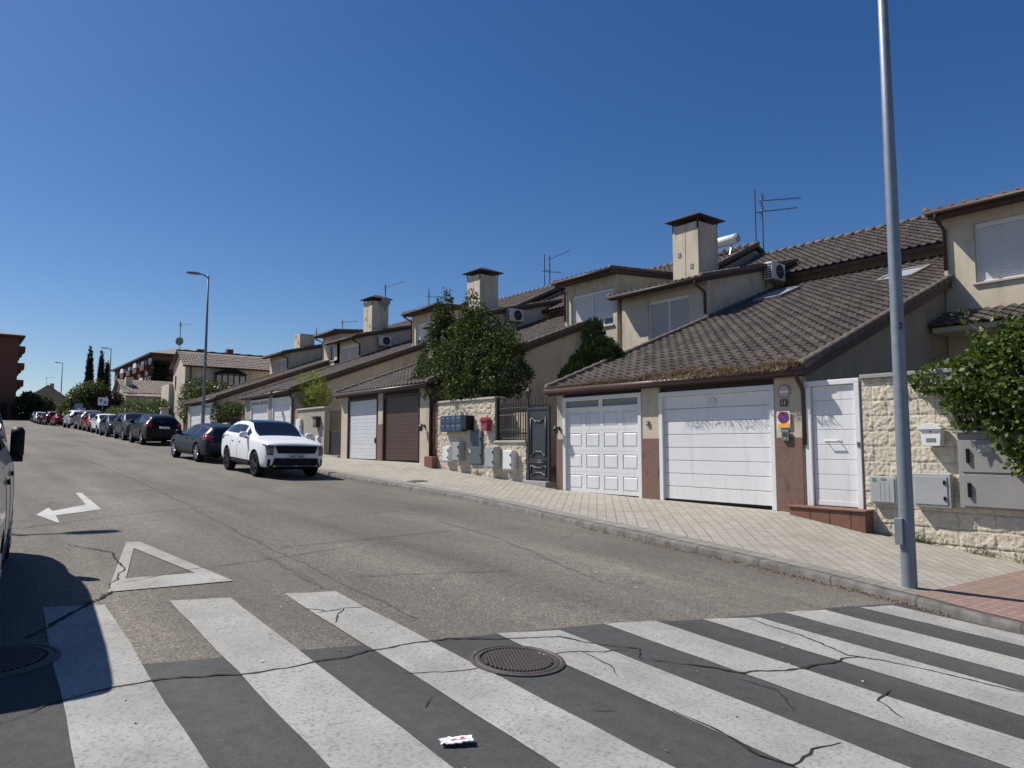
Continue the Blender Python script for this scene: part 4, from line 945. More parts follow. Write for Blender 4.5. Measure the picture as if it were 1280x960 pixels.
# signs and intercom on the pier between the big garage door and the gate
P0 = 12.395
def flat_sign(name, label, y0, y1, z0, z1, m, X=P0): 
    r = thing(name, (X, (y0+y1)/2, z0), label, 'sign'); q = MB(); q.box(X-.012, X, y0, y1, z0, z1); q.build('plate', m, r, bevel=.003); return r
def text_mesh(s, size, m, parent, X, y, z, name='lettering', depth=.003, face='-x'):
    c = bpy.data.curves.new('t', 'FONT'); c.body = s; c.size = size; c.extrude = depth; c.align_x = 'CENTER'; c.align_y = 'CENTER'
    o = bpy.data.objects.new('t', c); COL.objects.link(o); dg = bpy.context.evaluated_depsgraph_get(); dg.update()
    me = bpy.data.meshes.new_from_object(o.evaluated_get(dg)); bpy.data.objects.remove(o)
    # text lies in xy facing +z: turn it to stand upright facing -x
    mt = Matrix(((0,0,-1,0),(-1,0,0,0),(0,1,0,0),(0,0,0,1))); me.transform(mt); me.transform(Matrix.Translation(Vector((X,y,z))-ORG[parent.name])); me.materials.clear(); me.materials.append(m)
    t = bpy.data.objects.new(name, me); COL.objects.link(t); t.parent = parent; ORG[t.name] = ORG[parent.name]; return t
r = thing('round_sign', (12.4, 7.42, 2.5), 'faded round pale sign above the number tile on the garage pier', 'sign')
q = MB(); q.lathe([(.001, -.012), (.13, -.012), (.135, -.006), (.135, .006)], (P0+.01, 7.38, 2.59), 'x', 28); q.build('disc', M['signpale'], r)
q = MB(); q.lathe([(.105, -.0145), (.128, -.0145), (.128, -.011), (.105, -.011), (.105, -.0145)], (P0+.01, 7.38, 2.59), 'x', 28, caps=False); q.build('rim', mat('faded_red', (.36,.22,.21), rough=.5), r)
q = MB(); q.box(P0-.006, P0-.002, 7.29, 7.47, 2.57, 2.61); q.build('bar', M['signwhite'], r)
r = flat_sign('number_tile', 'small dark house number tile reading 11', 7.31, 7.46, 2.31, 2.44, mat('tile_dark', (.05,.045,.04), rough=.3)); text_mesh('11', .11, M['signwhite'], r, P0-.014, 7.385, 2.375)
r = flat_sign('no_parking_sign', 'white garage plate with a red and blue no parking disc over an orange strip', 7.26, 7.53, 1.90, 2.22, M['signwhite'])
q = MB(); q.lathe([(.001, -.004), (.115, -.004), (.115, .002)], (P0-.013, 7.395, 2.10), 'x', 28); q.build('red_disc', M['red'], r)
q = MB(); q.lathe([(.001, -.008), (.085, -.008), (.085, -.003)], (P0-.012, 7.395, 2.10), 'x', 28); q.build('blue_disc', M['blue'], r)
q = MB(); q.box(-.002, .002, -.085, .085, -.010, .010); q.v = [(P0-.021+x, 7.395+y*.7-z*.7, 2.10+y*.7+z*.7) for x, y, z in q.v]; q.build('slash', M['red'], r)
q = MB(); q.box(P0-.017, P0-.0125, 7.275, 7.515, 1.915, 1.99); q.build('orange_strip', M['skin_yellow'], r)
r = thing('intercom', (12.4, 7.35, 1.7), 'small dark intercom panel just below the no parking plate', 'intercom')
q = MB(); q.box(P0-.05, P0, 7.28, 7.43, 1.66, 1.86); q.build('housing', M['lampgrey'], r, bevel=.006)
q = MB(); q.box(P0-.054, P0-.0505, 7.31, 7.40, 1.74, 1.82); q.build('screen', M['glass'], r)
q = MB(); q.box(P0-.056, P0-.0505, 7.34, 7.37, 1.69, 1.72); q.build('button', M['metalgrey'], r)
def walllamp(label, X, y, z):
    r = thing('wall_lamp', (X, y, z), label, 'wall lamp', 'wall lamps by the gates')
    q = MB(); q.lathe([(.001,-.02),(.05,-.02),(.055,0)], (X, y, z+.05), 'x', 16); q.tube([(X,y,z+.05),(X-.1,y,z+.1),(X-.13,y,z+.03)], .012); q.build('bracket', M['iron'], r)
    q = MB(); q.lathe([(.03,-.13),(.055,-.1),(.07,0),(.02,.05)], (X-.13, y, z), 'z', 8); q.build('lantern', M['glass'], r)
    q = MB(); q.lathe([(.085,0),(.05,.05),(.005,.09)], (X-.13, y, z+.045), 'z', 8); q.build('cap', M['iron'], r)
walllamp('small dark wall lamp on the pier right of the dark grey ornate gate', 12.395, 13.74, 1.95)
walllamp('small dark wall lamp on the cream pier beside the brown garage door', 12.40, 20.45, 2.15)
q = thing('door_bell', (12.4, 10.7, 2.1), 'small dark bell box on the pier between the two white garage doors', 'bell'); k = MB(); k.box(12.375, 12.42, 10.72, 10.80, 2.02, 2.12); k.build('housing', M['lampgrey'], q, bevel=.005); k = MB(); k.lathe([(.001,-.006),(.018,-.005),(.018,.002)], (12.373, 10.76, 2.07), 'x', 12); k.build('button', M['signwhite'], q)

# ------------------------------------------------------------ rubble wall, railing and ornate gate
og = thing('ornate_gate', (12.45, 14.7, .55), 'dark grey panelled iron gate with scrolled crest left of the white panelled garage', 'gate')
q = MB(); q.box(12.44, 12.48, 14.24, 15.02, .66, 2.52); q.build('gate_leaf', M['gatepaint'], og, bevel=.006)
q = MB(); q.box(12.42, 12.50, 14.18, 14.24, .62, 2.62); q.box(12.42, 12.50, 15.02, 15.09, .62, 2.62); q.box(12.42, 12.50, 14.24, 15.02, 2.522, 2.58); q.build('gate_frame', M['gatepaint'], og, bevel=.005)
q = MB()
def wavy(z, amp, s): return [(12.43, 14.32+.62*i/12, z+amp*s*(math.sin(PI*i/12)**2 - .5*(1-abs(2*i/12-1))**3)) for i in range(13)]
up1, up2 = wavy(2.30, -.16, 1), wavy(1.28, .18, 1)
q.tube(up1, .022, 6); q.tube(up2, .022, 6); q.tube([(12.43,14.32,2.30),(12.43,14.32,1.28)], .022, 6); q.tube([(12.43,14.94,2.30),(12.43,14.94,1.28)], .022, 6)
q.tube([(12.43,14.26,1.10),(12.43,15.0,1.10)], .026, 6); q.tube([(12.43,14.26,1.16),(12.43,15.0,1.16)], .016, 6)
q.tube(wavy(1.02, -.10, 1), .022, 6); q.tube(wavy(.76, .12, 1), .022, 6); q.tube([(12.43,14.32,1.02),(12.43,14.32,.76)], .022, 6); q.tube([(12.43,14.94,1.02),(12.43,14.94,.76)], .022, 6)
q.build('moulding', M['gatepaint'], og, smooth=True)
def scroll(mb, y, z, r, s, X=12.46, w=.011):
    mb.tube([(X, y+s*r*(1-i/16)*math.cos(i*.55), z+r*(1-i/16)*math.sin(i*.55)) for i in range(15)], w, 5)
q = MB()
for i in range(5):
    y = 14.3+i*.16; q.tube([(12.46, y, 2.58), (12.46, y, 2.78+.05*(2-abs(i-2)))], .009, 5); q.lathe([(.001,-.03),(.018,0),(.001,.05)], (12.46, y, 2.80+.05*(2-abs(i-2))), 'z', 6)
    scroll(q, y+.05, 2.64, .05, 1); scroll(q, y-.05, 2.64, .05, -1)
q.build('crest', M['iron'], og)
q = MB(); q.box(12.28, 12.60, 14.16, 15.12, .42, .615); q.build('threshold', M['slab'], og, bevel=.01)
rw = thing('rubble_wall', (12.6, 17.4, .5), 'cream rubble stone wall with lower right part, below the laurel tree', 'wall')
sep('wall_core', M['rubble'], rw, [(12.44, 12.72, 15.15, 16.56, -.1, 1.62), (12.44, 12.72, 16.562, 19.62, -.1, 2.90)])
disp_wall('low_stone_face', M['rubble'], rw, 12.43, 15.13, 16.57, ZFy, 1.63, 'rubble', .022, 5)
disp_wall('high_stone_face', M['rubble'], rw, 12.43, 16.55, 19.64, ZFy, 2.91, 'rubble', .022, 6)
sep('coping', M['coping'], rw, [(12.37, 12.78, 15.12, 16.58, 1.635, 1.70), (12.37, 12.78, 16.52, 19.66, 2.915, 2.98)], .012)
q = MB(); q.box(12.44, 12.70, 15.10, 15.14, .3, 1.62); q.build('wall_end', M['rubble'], rw)
rl = thing('iron_railing', (12.55, 15.85, 1.7), 'black wrought iron railing with scrolls on the low rubble wall', 'railing')
q = MB(); q.tube([(12.5,15.12,1.76),(12.5,16.5,1.76)], .016, 6); q.tube([(12.5,15.12,2.42),(12.5,16.5,2.42)], .016, 6); q.tube([(12.5,15.12,2.0),(12.5,16.5,2.0)], .010, 6); q.tube([(12.5,15.12,2.62),(12.5,16.5,2.62)], .010, 6)
q.box(12.47,12.53,15.10,15.15,1.70,2.72); q.box(12.47,12.53,16.47,16.53,1.70,2.95)
q.build('rail', M['iron'], rl)
q = MB()
for i in range(12):
    y = 15.24+i*.11; q.tube([(12.5,y,1.76),(12.5,y,2.70)], .014, 6); q.lathe([(.001,-.02),(.016,0),(.001,.06)], (12.5,y,2.72), 'z', 6)
q.build('baluster', M['iron'], rl)
q = MB()
for i in range(6):
    y = 15.30+i*.22; scroll(q, y+.045, 1.88, .055, 1, 12.5, .008); scroll(q, y-.045, 1.88, .055, -1, 12.5, .008); scroll(q, y+.045, 2.52, .05, 1, 12.5, .008); scroll(q, y-.045, 2.52, .05, -1, 12.5, .008)
q.build('scroll', M['iron'], rl)
# cream slatted screen behind the railing
q = MB()
for i in range(6): q.box(12.80, 12.83, 15.18+i*.235, 15.34+i*.235, 1.5, 2.5)
q.box(12.835, 12.86, 15.14, 16.52, 1.6, 1.68); q.box(12.835, 12.86, 15.14, 16.52, 2.3, 2.38)
tag(q.build('slatted_screen', M['cream']), 'pale upright slatted screen seen between the bars of the railing', 'screen')
# gate lantern on the railing post
r = thing('gate_lantern', (12.5, 15.13, 2.72), 'small black lantern standing on the post beside the ornate gate', 'lantern')
q = MB(); q.tube([(12.5,15.125,2.722),(12.5,15.125,2.84)], .018, 8); q.build('stand', M['iron'], r)
q = MB(); q.lathe([(.045,0),(.085,.20),(.085,.205)], (12.5,15.125,2.842), 'z', 6); q.build('glass', M['glass'], r)
q = MB(); q.lathe([(.11,0),(.06,.06),(.02,.10),(.001,.14)], (12.5,15.125,3.05), 'z', 6); q.build('cap', M['iron'], r)
# blue bank of letterboxes
r = thing('letterbox_bank', (12.4, 18.6, 2.0), 'dark blue bank of eight small letterboxes on the rubble wall', 'letterbox', 'letterboxes on the walls')
q = MB(); q.box(12.20, 12.40, 17.95, 19.15, 1.98, 2.48); q.build('casing', M['bluebox'], r, bevel=.006)
for i in range(4):
    for jj in range(2):
        q = MB(); y = 17.98+i*.295; z = 2.0+jj*.24; q.box(12.185, 12.199, y, y+.275, z, z+.22); dd = q.build('letter_door', M['bluebox'], r, bevel=.004)
        q = MB(); q.box(12.180, 12.1845, y+.06, y+.21, z+.15, z+.17); q.build('slot', M['metalgrey'], dd)
q = MB(); q.box(12.14, 12.42, 17.60, 17.92, 2.02, 2.46); 
r = thing('wall_box', (12.4, 17.76, 2.0), 'black box mounted right of the blue letterbox bank', 'box'); q.build('casing', M['black'], r, bevel=.01); q = MB(); q.box(12.131, 12.139, 17.64, 17.88, 2.06, 2.42); q.build('cover', M['iron'], r, bevel=.004)
letterbox('letterbox', 'red letterbox on the rubble wall above a white cabinet', 12.40, 16.86, 1.98, .34, .40, .16, M['redbox'])
wallbox('meter_cabinet', 'tall cabinet with grey top and blue grey lower door on the rubble wall', 'meter cabinet', 12.42, 17.12, 17.72, .98, 2.0, .06, M['cabdark'], 'meter cabinets on the walls', two=True)
GL = 'meter cabinets on the walls'
wallbox('meter_cabinet', 'white meter cabinet, leftmost on the rubble wall, under the blue letterboxes', 'meter cabinet', 12.40, 18.72, 19.10, 1.05, 1.52, .14, M['cabwhite'], GL)
wallbox('meter_cabinet', 'pale grey meter cabinet right beside the leftmost white one under the blue letterboxes', 'meter cabinet', 12.40, 18.06, 18.48, 1.08, 1.66, .20, M['metalgrey'], GL)
wallbox('meter_cabinet', 'pale grey meter cabinet below the red letterbox', 'meter cabinet', 12.40, 16.26, 16.72, .92, 1.52, .22, M['metalgrey'], GL)
wallbox('meter_cabinet', 'white meter cabinet nearest the ornate gate on the low rubble wall', 'meter cabinet', 12.40, 15.52, 15.95, .88, 1.43, .16, M['cabwhite'], GL)
# brown entrance door between rubble wall and brown garage
r = thing('entrance_door', (12.6, 19.95, .85), 'narrow brown wooden entrance door with clay step beside the brown garage', 'door')
q = MB(); q.box(12.50, 12.56, 19.70, 20.12, 1.25, 2.95); q.build('door_leaf', M['wood'], r, bevel=.006)
sep('door_frame', M['browndoor'], r, [(12.45, 12.60, 19.645, 19.70, 1.2, 3.0), (12.45, 12.60, 20.12, 20.135, 1.2, 3.0)])
sep('door_panel', M['wood'], r, [(12.485, 12.499, 19.76, 20.06, 1.40, 1.95), (12.485, 12.499, 19.76, 20.06, 2.05, 2.8)], .008)
q = MB(); q.box(12.2, 12.46, 19.62, 20.12, .6, 1.2); q.build('step', M['steps'], r, bevel=.012)

# ------------------------------------------------------------ grey rendered wall, dark gate
r = thing('rendered_wall', (12.6, 29.5, 1.2), 'grey rendered garden wall with pale coping behind the white car', 'wall')
q = MB(); q.box(12.40, 12.65, 28.55, 31.6, .8, 3.12); q.build('wall_body', M['greywall'], r, bevel=.012)
q = MB(); q.box(12.34, 12.71, 28.5, 31.65, 3.122, 3.19); q.build('coping', M['coping'], r, bevel=.01)
r = thing('iron_gate', (12.5, 27.8, 1.1), 'narrow dark iron gate between grey rendered wall and pale grey garage door', 'gate')
q = MB(); q.box(12.58, 12.61, 27.35, 28.45, 1.18, 2.1); q.build('lower_panel', M['iron'], r)
q = MB(); [q.tube([(12.6, 27.35+.11*i, 1.15), (12.6, 27.35+.11*i, 3.0)], .012, 6) for i in range(11)]; q.tube([(12.6,27.3,3.0),(12.6,28.5,3.0)], .02, 6); q.tube([(12.6,27.3,2.12),(12.6,28.5,2.12)], .02, 6); q.build('bar', M['iron'], r)
q = MB(); q.box(12.4, 12.7, 27.2, 28.55, .9, 1.14); q.build('threshold', M['slab'], r)
r = thing('wall_lantern', (12.4, 29.2, 2.4), 'square dark brown lantern box on the grey rendered wall', 'wall lamp', 'wall lamps by the gates')
q = MB(); q.box(12.22, 12.40, 29.0, 29.38, 2.32, 2.72); q.build('housing', M['fascia'], r, bevel=.01); q = MB(); q.box(12.18, 12.42, 28.95, 29.43, 2.722, 2.78); q.build('cap', M['fascia'], r); q = MB(); q.box(12.214, 12.219, 29.05, 29.33, 2.38, 2.66); q.build('pane', M['glass'], r)
wallbox('meter_cabinet', 'small white meter cabinet on the grey rendered wall, nearer the dark gate', 'meter cabinet', 12.40, 28.98, 29.32, 1.42, 1.95, .07, M['cabwhite'], GL)
wallbox('meter_cabinet', 'small white meter cabinet on the grey rendered wall, behind the white car bonnet', 'meter cabinet', 12.40, 29.62, 30.0, 1.40, 1.92, .07, M['cabwhite'], GL)
wallbox('meter_cabinet', 'tall white two-part cabinet at the left end of the grey rendered wall', 'meter cabinet', 12.40, 30.95, 31.5, 1.3, 2.72, .10, M['cabwhite'], GL, two=True)
r = thing('tan_wall', (12.6, 32.2, 1.3), 'tan stone garden wall with a frosted window beside the grey rendered wall', 'wall')
q = MB(); q.box(12.46, 12.7, 31.66, 32.22, 1.0, 3.15); 
q.build('wall_body', mat('tan_stone', (.36,.26,.15), (.27,.19,.11), 4, .95, bump=.6, bscale=20), r, bevel=.01)
q = MB(); q.box(12.44, 12.458, 31.72, 32.16, 2.0, 2.7); q.build('pane', M['frost'], r); q = MB(); q.box(12.43, 12.4385, 31.72, 32.16, 2.33, 2.37); q.build('glazing_bar', M['cabwhite'], r)
# gate and walls between the two farthest garages
r = thing('dark_gate', (12.5, 41.6, 1.6), 'dark barred gate under the creeper between the two farthest garages', 'gate')
q = MB(); [q.tube([(12.5, 40.2+.14*i, 1.6), (12.5, 40.2+.14*i, 3.1)], .016, 6) for i in range(12)]; q.tube([(12.5,40.1,3.1),(12.5,41.9,3.1)], .03, 6); q.tube([(12.5,40.1,2.2),(12.5,41.9,2.2)], .03, 6); q.build('bar', M['iron'], r)
q = MB(); q.box(12.53, 12.56, 40.15, 41.85, 1.6, 3.0); q.build('backing_sheet', M['iron'], r)
r = thing('garden_wall', (12.5, 43, 1.6), 'low cream garden wall under the creeper near the farthest garage', 'wall')
sep('wall_body', M['cream'], r, [(12.42, 12.65, 41.95, 44.05, 1.2, 2.75)], .02); sep('coping', M['coping'], r, [(12.38, 12.7, 41.93, 44.06, 2.752, 2.82)])
r = thing('garden_wall', (12.5, 39.6, 1.6), 'short low cream wall between the white garage and the dark gate', 'wall')
sep('wall_body', M['cream'], r, [(12.42, 12.65, 39.1, 40.1, 1.2, 2.75)], .02); sep('coping', M['coping'], r, [(12.38, 12.7, 39.08, 40.12, 2.752, 2.82)])
r = thing('end_pillar', (11.5, 53.5, 2.2), 'pale weathered stone pillar at the end of the row beside the black car', 'pillar')
q = MB(); q.box(11.3, 11.75, 53.2, 53.7, 2.0, 4.0); q.build('shaft', M['cream'], r, bevel=.03); q = MB(); q.box(11.24, 11.81, 53.14, 53.76, 4.002, 4.1); q.build('cap', M['coping'], r, bevel=.02)
# ------------------------------------------------------------ roof equipment
def antenna(base, h, booms, label, dish=None, ang=-38, group='rooftop aerials', mast2=None):
    r = thing('tv_antenna', base, label, 'antenna', group); bx, by, bz = base
    q = MB(); q.tube([(bx,by,bz-.3),(bx,by,bz+h)], .028, 6)
    if mast2: q.tube([(bx+mast2[0],by+mast2[1],bz-.6),(bx+mast2[0],by+mast2[1],bz+mast2[2])], .028, 6); q.tube([(bx,by,bz+h*.55),(bx+mast2[0],by+mast2[1],bz+h*.55)], .018, 5)
    q.build('mast', M['antenna'], r)
    ca, sa = math.cos(R(ang)), math.sin(R(ang))
    for (z, L, tilt, ox) in booms:
        q = MB(); o = (bx+(mast2[0] if mast2 and ox else 0), by+(mast2[1] if mast2 and ox else 0), bz+z)
        P = lambda t: (o[0]+ca*t, o[1]+sa*t, o[2]+tilt*t)
        q.tube([P(-.15), P(L)], .018, 5); n = max(5, int(L/.12))
        for i in range(n):
            c = P(L*i/(n-1)); w = .16 if i else .34
            q.tube([(c[0]-sa*w, c[1]+ca*w, c[2]), (c[0]+sa*w, c[1]-ca*w, c[2])], .008, 4)
        a = P(0); q.tube([(a[0]-sa*.25,a[1]+ca*.25,a[2]-.2),(a[0]+sa*.25,a[1]-ca*.25,a[2]+.2)], .010, 4); q.tube([(a[0]-sa*.25,a[1]+ca*.25,a[2]+.2),(a[0]+sa*.25,a[1]-ca*.25,a[2]-.2)], .010, 4)
        q.build('boom', M['antenna'], r)
    if dish:
        q = MB(); R_ = dish[1]; q.lathe([(.001,.0),(R_*.5,-.03),(R_*.85,-.09),(R_,-.14),(R_*1.02,-.13),(R_*.86,-.075),(R_*.5,-.012),(.001,.02)], (0,0,0), 'y', 24)
        a = R(-40); q.v = [(bx+x*math.cos(a)-y*math.sin(a), by+x*math.sin(a)+y*math.cos(a)-.1, bz+dish[0]+z) for x,y,z in q.v]
        q.build('dish', M['cabgrey'], r, smooth=True)
    return r
antenna((28,17.78,10.7), 2.35, [(1.85,1.75,.08,1),(1.35,1.55,.12,1)], 'double mast aerial with two toothed booms beside the white roof tank', mast2=(.25,-.2,2.2))
antenna((28,32.3,10.95), 2.2, [(1.9,1.2,.45,1),(1.15,1.0,-.05,0)], 'double mast aerial with one upward tilted boom left of the tall near chimney', mast2=(.2,-.25,2.1))
antenna((23,37.55,9.5), 1.75, [(1.25,1.1,.0,0),(.55,1.0,.0,0)], 'single mast aerial with two level booms above the laurel tree')
antenna((21.0,39.5,10.2), 1.35, [(1.2,1.15,.35,0)], 'aerial with a round dish and tilted boom on the slim middle chimney', dish=(.25,.3))
antenna((24,52.2,10.1), 1.25, [(1.15,1.15,.05,0)], 'thin aerial with a single level boom between the two far chimneys')
antenna((24,57.3,10.6), .85, [(.3,.8,-.02,0)], 'short aerial just right of the farthest small chimney')
antenna((14.0,60.6,9.3), 2.1, [(1.8,.8,.1,0)], 'aerial with a round dish at the gable of the house closing the row', dish=(.45,.32))
def ac_unit(x, y, z, label, w=.85, h=.62, d=.32):
    r = thing('ac_unit', (x, y, z), label, 'air conditioner', 'air conditioners on the side walls')
    q = MB(); q.box(x, x+w, y-d, y, z, z+h); q.build('casing', M['acwhite'], r, bevel=.02)
    q = MB(); c = (x+w*.58, y-d-.004, z+h*.5); n = 28
    q.lathe([(.001,-.0),(.245,-.0),(.245,.006),(.001,.006)], c, 'y', n); q.build('fan_opening', M['black'], r)
    q = MB()
    for rr in (.06,.12,.18,.245): q.tube([(c[0]+rr*math.cos(2*PI*i/24), c[1]-.01, c[2]+rr*math.sin(2*PI*i/24)) for i in range(25)], .006, 4)
    for i in range(8): q.tube([c, (c[0]+.245*math.cos(PI*i/4), c[1]-.008, c[2]+.245*math.sin(PI*i/4))], .005, 4)
    q.build('fan_grille', M['lampgrey'], r)
    q = MB()
    for i in range(6):
        for jj in range(2): q.box(x-.006, x+.004, y-d+.04+jj*.13, y-d+.14+jj*.13, z+.05+i*.09, z+.05+i*.09+.055)
    q.build('side_grille', M['black'], r)
    q = MB(); q.box(x+.12,x+.16,y-d,y+.02,z-.05,z-.001); q.box(x+w-.16,x+w-.12,y-d,y+.02,z-.05,z-.001); q.box(x+.12,x+.16,y+.0,y+.04,z-.3,z-.05); q.box(x+w-.16,x+w-.12,y,y+.04,z-.3,z-.05); q.build('bracket', M['lampgrey'], r)
ac_unit(22.45, 13.98, 7.42, 'air conditioner on the side wall above the nearest long roof')
ac_unit(20.95, 27.05, 7.55, 'air conditioner on the side wall just right of the laurel tree')
ac_unit(20.3, 39.2, 7.62, 'air conditioner below the slim middle chimney')
r = thing('roof_tank', (27, 18.9, 10.2), 'white cylindrical solar water tank lying on the roof behind the near chimney', 'water tank')
q = MB(); q.lathe([(.001,-1.0),(.18,-.99),(.225,-.94),(.225,.94),(.18,.99),(.001,1.0)], (26.9,19.0,10.68), 'y', 28); q.build('tank', M['tank'], r, smooth=True)
q = MB(); [q.tube([(26.9,y,10.45),(26.7,y,9.9)], .03, 6) for y in (18.3,19.7)]; q.build('leg', M['alu'], r)
q = MB(); q.lathe([(.001,-.02),(.17,-.02),(.17,.0),(.001,.0)], (26.9,17.98,10.68), 'y', 20); q.build('end_cap', M['metalgrey'], r)

# ------------------------------------------------------------ street lamps
def lamp(x, y, h, label, ang=180, r0=.085, arm=.75, galv=False, door=True):
    z = gz(x, y); r = thing('street_lamp', (x, y, z), label, 'street lamp', 'street lamps'); m = M['galv' if galv else 'lampgrey']
    q = MB(); q.lathe([(r0*1.0,-.2),(r0*1.0,.0),(r0*.98,.5),(r0*.80,h*.55),(r0*.50,h),(.001,h+.02)], (x,y,z), 'z', 20); q.build('pole', m, r, smooth=True)
    ca, sa = math.cos(R(ang)), math.sin(R(ang))
    q = MB(); q.tube([(x,y,z+h-.12),(x+ca*.25,y+sa*.25,z+h-.02),(x+ca*arm*.6,y+sa*arm*.6,z+h)], .04, 8); q.build('arm', m, r, smooth=True)
    q = MB(); prof = [(-.0,.05),(.12,.14),(.45,.155),(.62,.11),(.68,.04)]
    top = []; bot = []
    for t, w in prof:
        for s in (-1, 1):
            px, py = x+ca*(arm*.45+t)-sa*w*s, y+sa*(arm*.45+t)+ca*w*s; top.append((px,py,z+h+.05-t*.03)); bot.append((px,py,z+h-.04-t*.02))
    n = len(top); fs = [(2*i,2*i+1,2*i+3,2*i+2) for i in range(4)] + [(n+2*i,n+2*i+2,n+2*i+3,n+2*i+1) for i in range(4)] + [(2*i,2*i+2,n+2*i+2,n+2*i) for i in range(4)] + [(2*i+1,n+2*i+1,n+2*i+3,2*i+3) for i in range(4)] + [(0,n,n+1,1),(n-2,n-1,2*n-1,2*n-2)]
    q.add(top+bot, fs); hd = q.build('lamp_head', M['lampgrey'], r, bevel=.012)
    q = MB(); q.box(-.12,.12,-.1,.1,-.012,0); q.v = [(x+ca*(arm*.45+.36+a)-sa*b, y+sa*(arm*.45+.36+a)+ca*b, z+h-.052+c) for a,b,c in q.v]; q.build('lens', M['frost'], hd)
    if door: 
        q = MB(); q.box(x-r0-.035, x-r0+.02, y+.0, y+.09, z+.48, z+.78) if galv else q.box(x-r0-.01, x-r0+.01, y-.05, y+.05, z+.5, z+.9)
        q.build('hatch', m, r, bevel=.006)
    return r, z
lr, z = lamp(8.62, 3.66, 9.3, 'tall galvanised street lamp in the foreground beside the red paving', 180, .082, .9, True)
# stencilled pole number
def on_pole(s, size, x, y, z, rad, facing, parent):
    c = bpy.data.curves.new('t', 'FONT'); c.body = s; c.size = size; c.extrude = .001; c.align_x = 'CENTER'; c.align_y = 'CENTER'
    o = bpy.data.objects.new('t', c); COL.objects.link(o); dg = bpy.context.evaluated_depsgraph_get(); dg.update()
    me = bpy.data.meshes.new_from_object(o.evaluated_get(dg)); bpy.data.objects.remove(o)
    a = R(facing)
    for v in me.vertices:
        t = a + v.co.x/rad; v.co = Vector((x+(rad+.0015+v.co.z)*math.cos(t), y+(rad+.0015+v.co.z)*math.sin(t), z+v.co.y)) - ORG[parent.name]
    me.materials.clear(); me.materials.append(M['black']); t = bpy.data.objects.new('number', me); COL.objects.link(t); t.parent = parent; ORG[t.name] = ORG[parent.name]
on_pole('2', .10, 8.62, 3.66, z+2.98, .076, 228, lr)
lamp(10.2, 38.7, 8.95, 'tall grey street lamp rising behind the dark blue estate car', 180, .085, .9)
lamp(14.1, 93, 8.9, 'distant grey street lamp beside the cypresses', 180, .09, .8)
lamp(13.05, 129, 8.9, 'most distant grey street lamp left of the green trees', 180, .09, .8)
lamp(-2.6, 17.1, 8.0, 'grey street lamp beyond the left edge throwing its thin shadow across the left lane', 0, .085, 1.0)

# ------------------------------------------------------------ cars
CW = 0
def car_mesh(st, levels=2):
    """loft of the body from stations (y, zbot, zbelt, zroof, w, wroof); returns an object-free bmesh with material tags
    tags: 0 body 1 windscreen 2 side_window 3 rear_window 4 cladding 5 roof"""
    bm = bmesh.new(); rings = []
    def ring(s):
        y, zb, zl, zr, w, wr = s[:6]; h = zl-zb
        p = [(0,zb),(w*.72,zb),(w*.955,zb+.05),(w*.985,zb+.20),(w*1.0,zb+.22+.30*(h-.22)),(w*.99,zb+.22+.72*(h-.22)),(w*.965,zl-.025),(w*.93,zl)]
        if zr is None:
            wr = w*.80; p += [(wr*1.0,zl+.022),(wr*.90,zl+.034),(wr*.5,zl+.05),(0,zl+.056)]
        else: p += [(wr+.045,zr-.105),(wr,zr-.05),(wr*.72,zr-.012),(0,zr)]
        L = [bm.verts.new((-x,y,z)) for x,z in p[1:-1]]; Rr = [bm.verts.new((x,y,z)) for x,z in p[1:-1]]
        b, t = bm.verts.new((0,y,p[0][1])), bm.verts.new((0,y,p[-1][1]))
        return [b]+Rr+[t]+L[::-1], len(p)
    for s in st: r, n = ring(s); rings.append(r)
    N_ = len(rings[0])
    for i in range(len(st)-1):
        a, b = st[i], st[i+1]; ra, rb = rings[i], rings[i+1]; tg = a[6] if len(a) > 6 else ''
        for j in range(N_):
            k = (j+1) % N_; f = bm.faces.new((ra[j], ra[k], rb[k], rb[j])); f.smooth = True
            jj = j if j < n-1 else N_-1-j        # half index of the strip
            mi = 0
            if jj <= 1 or (jj == 2 and abs(a[0]) < 1.9 and abs(b[0]) < 1.9): mi = 4
            if 'g' in tg and jj == 7: mi = 2
            if 'w' in tg and jj in (9,10): mi = 1
            if 'r' in tg and jj in (9,10): mi = 3
            if 't' in tg and jj in (9,10): mi = 5
            if 'p' in tg and jj == 7: mi = 4
            f.material_index = mi
    for r, rev in ((rings[0], False), (rings[-1], True)):
        h = n-1
        for j in range(h):
            vs = [r[j], r[j+1], r[(N_-j-1) % N_], r[(N_-j) % N_]]
            u = []
            [u.append(v) for v in vs if v not in u]
            f = bm.faces.new(u if rev else u[::-1]); f.smooth = True; f.material_index = 4 if j < 2 else 0
    bmesh.ops.recalc_face_normals(bm, faces=bm.faces)
    me = bpy.data.meshes.new('tmp'); bm.to_mesh(me); bm.free()
    for i in range(6): me.materials.append(M['black'])
    return me
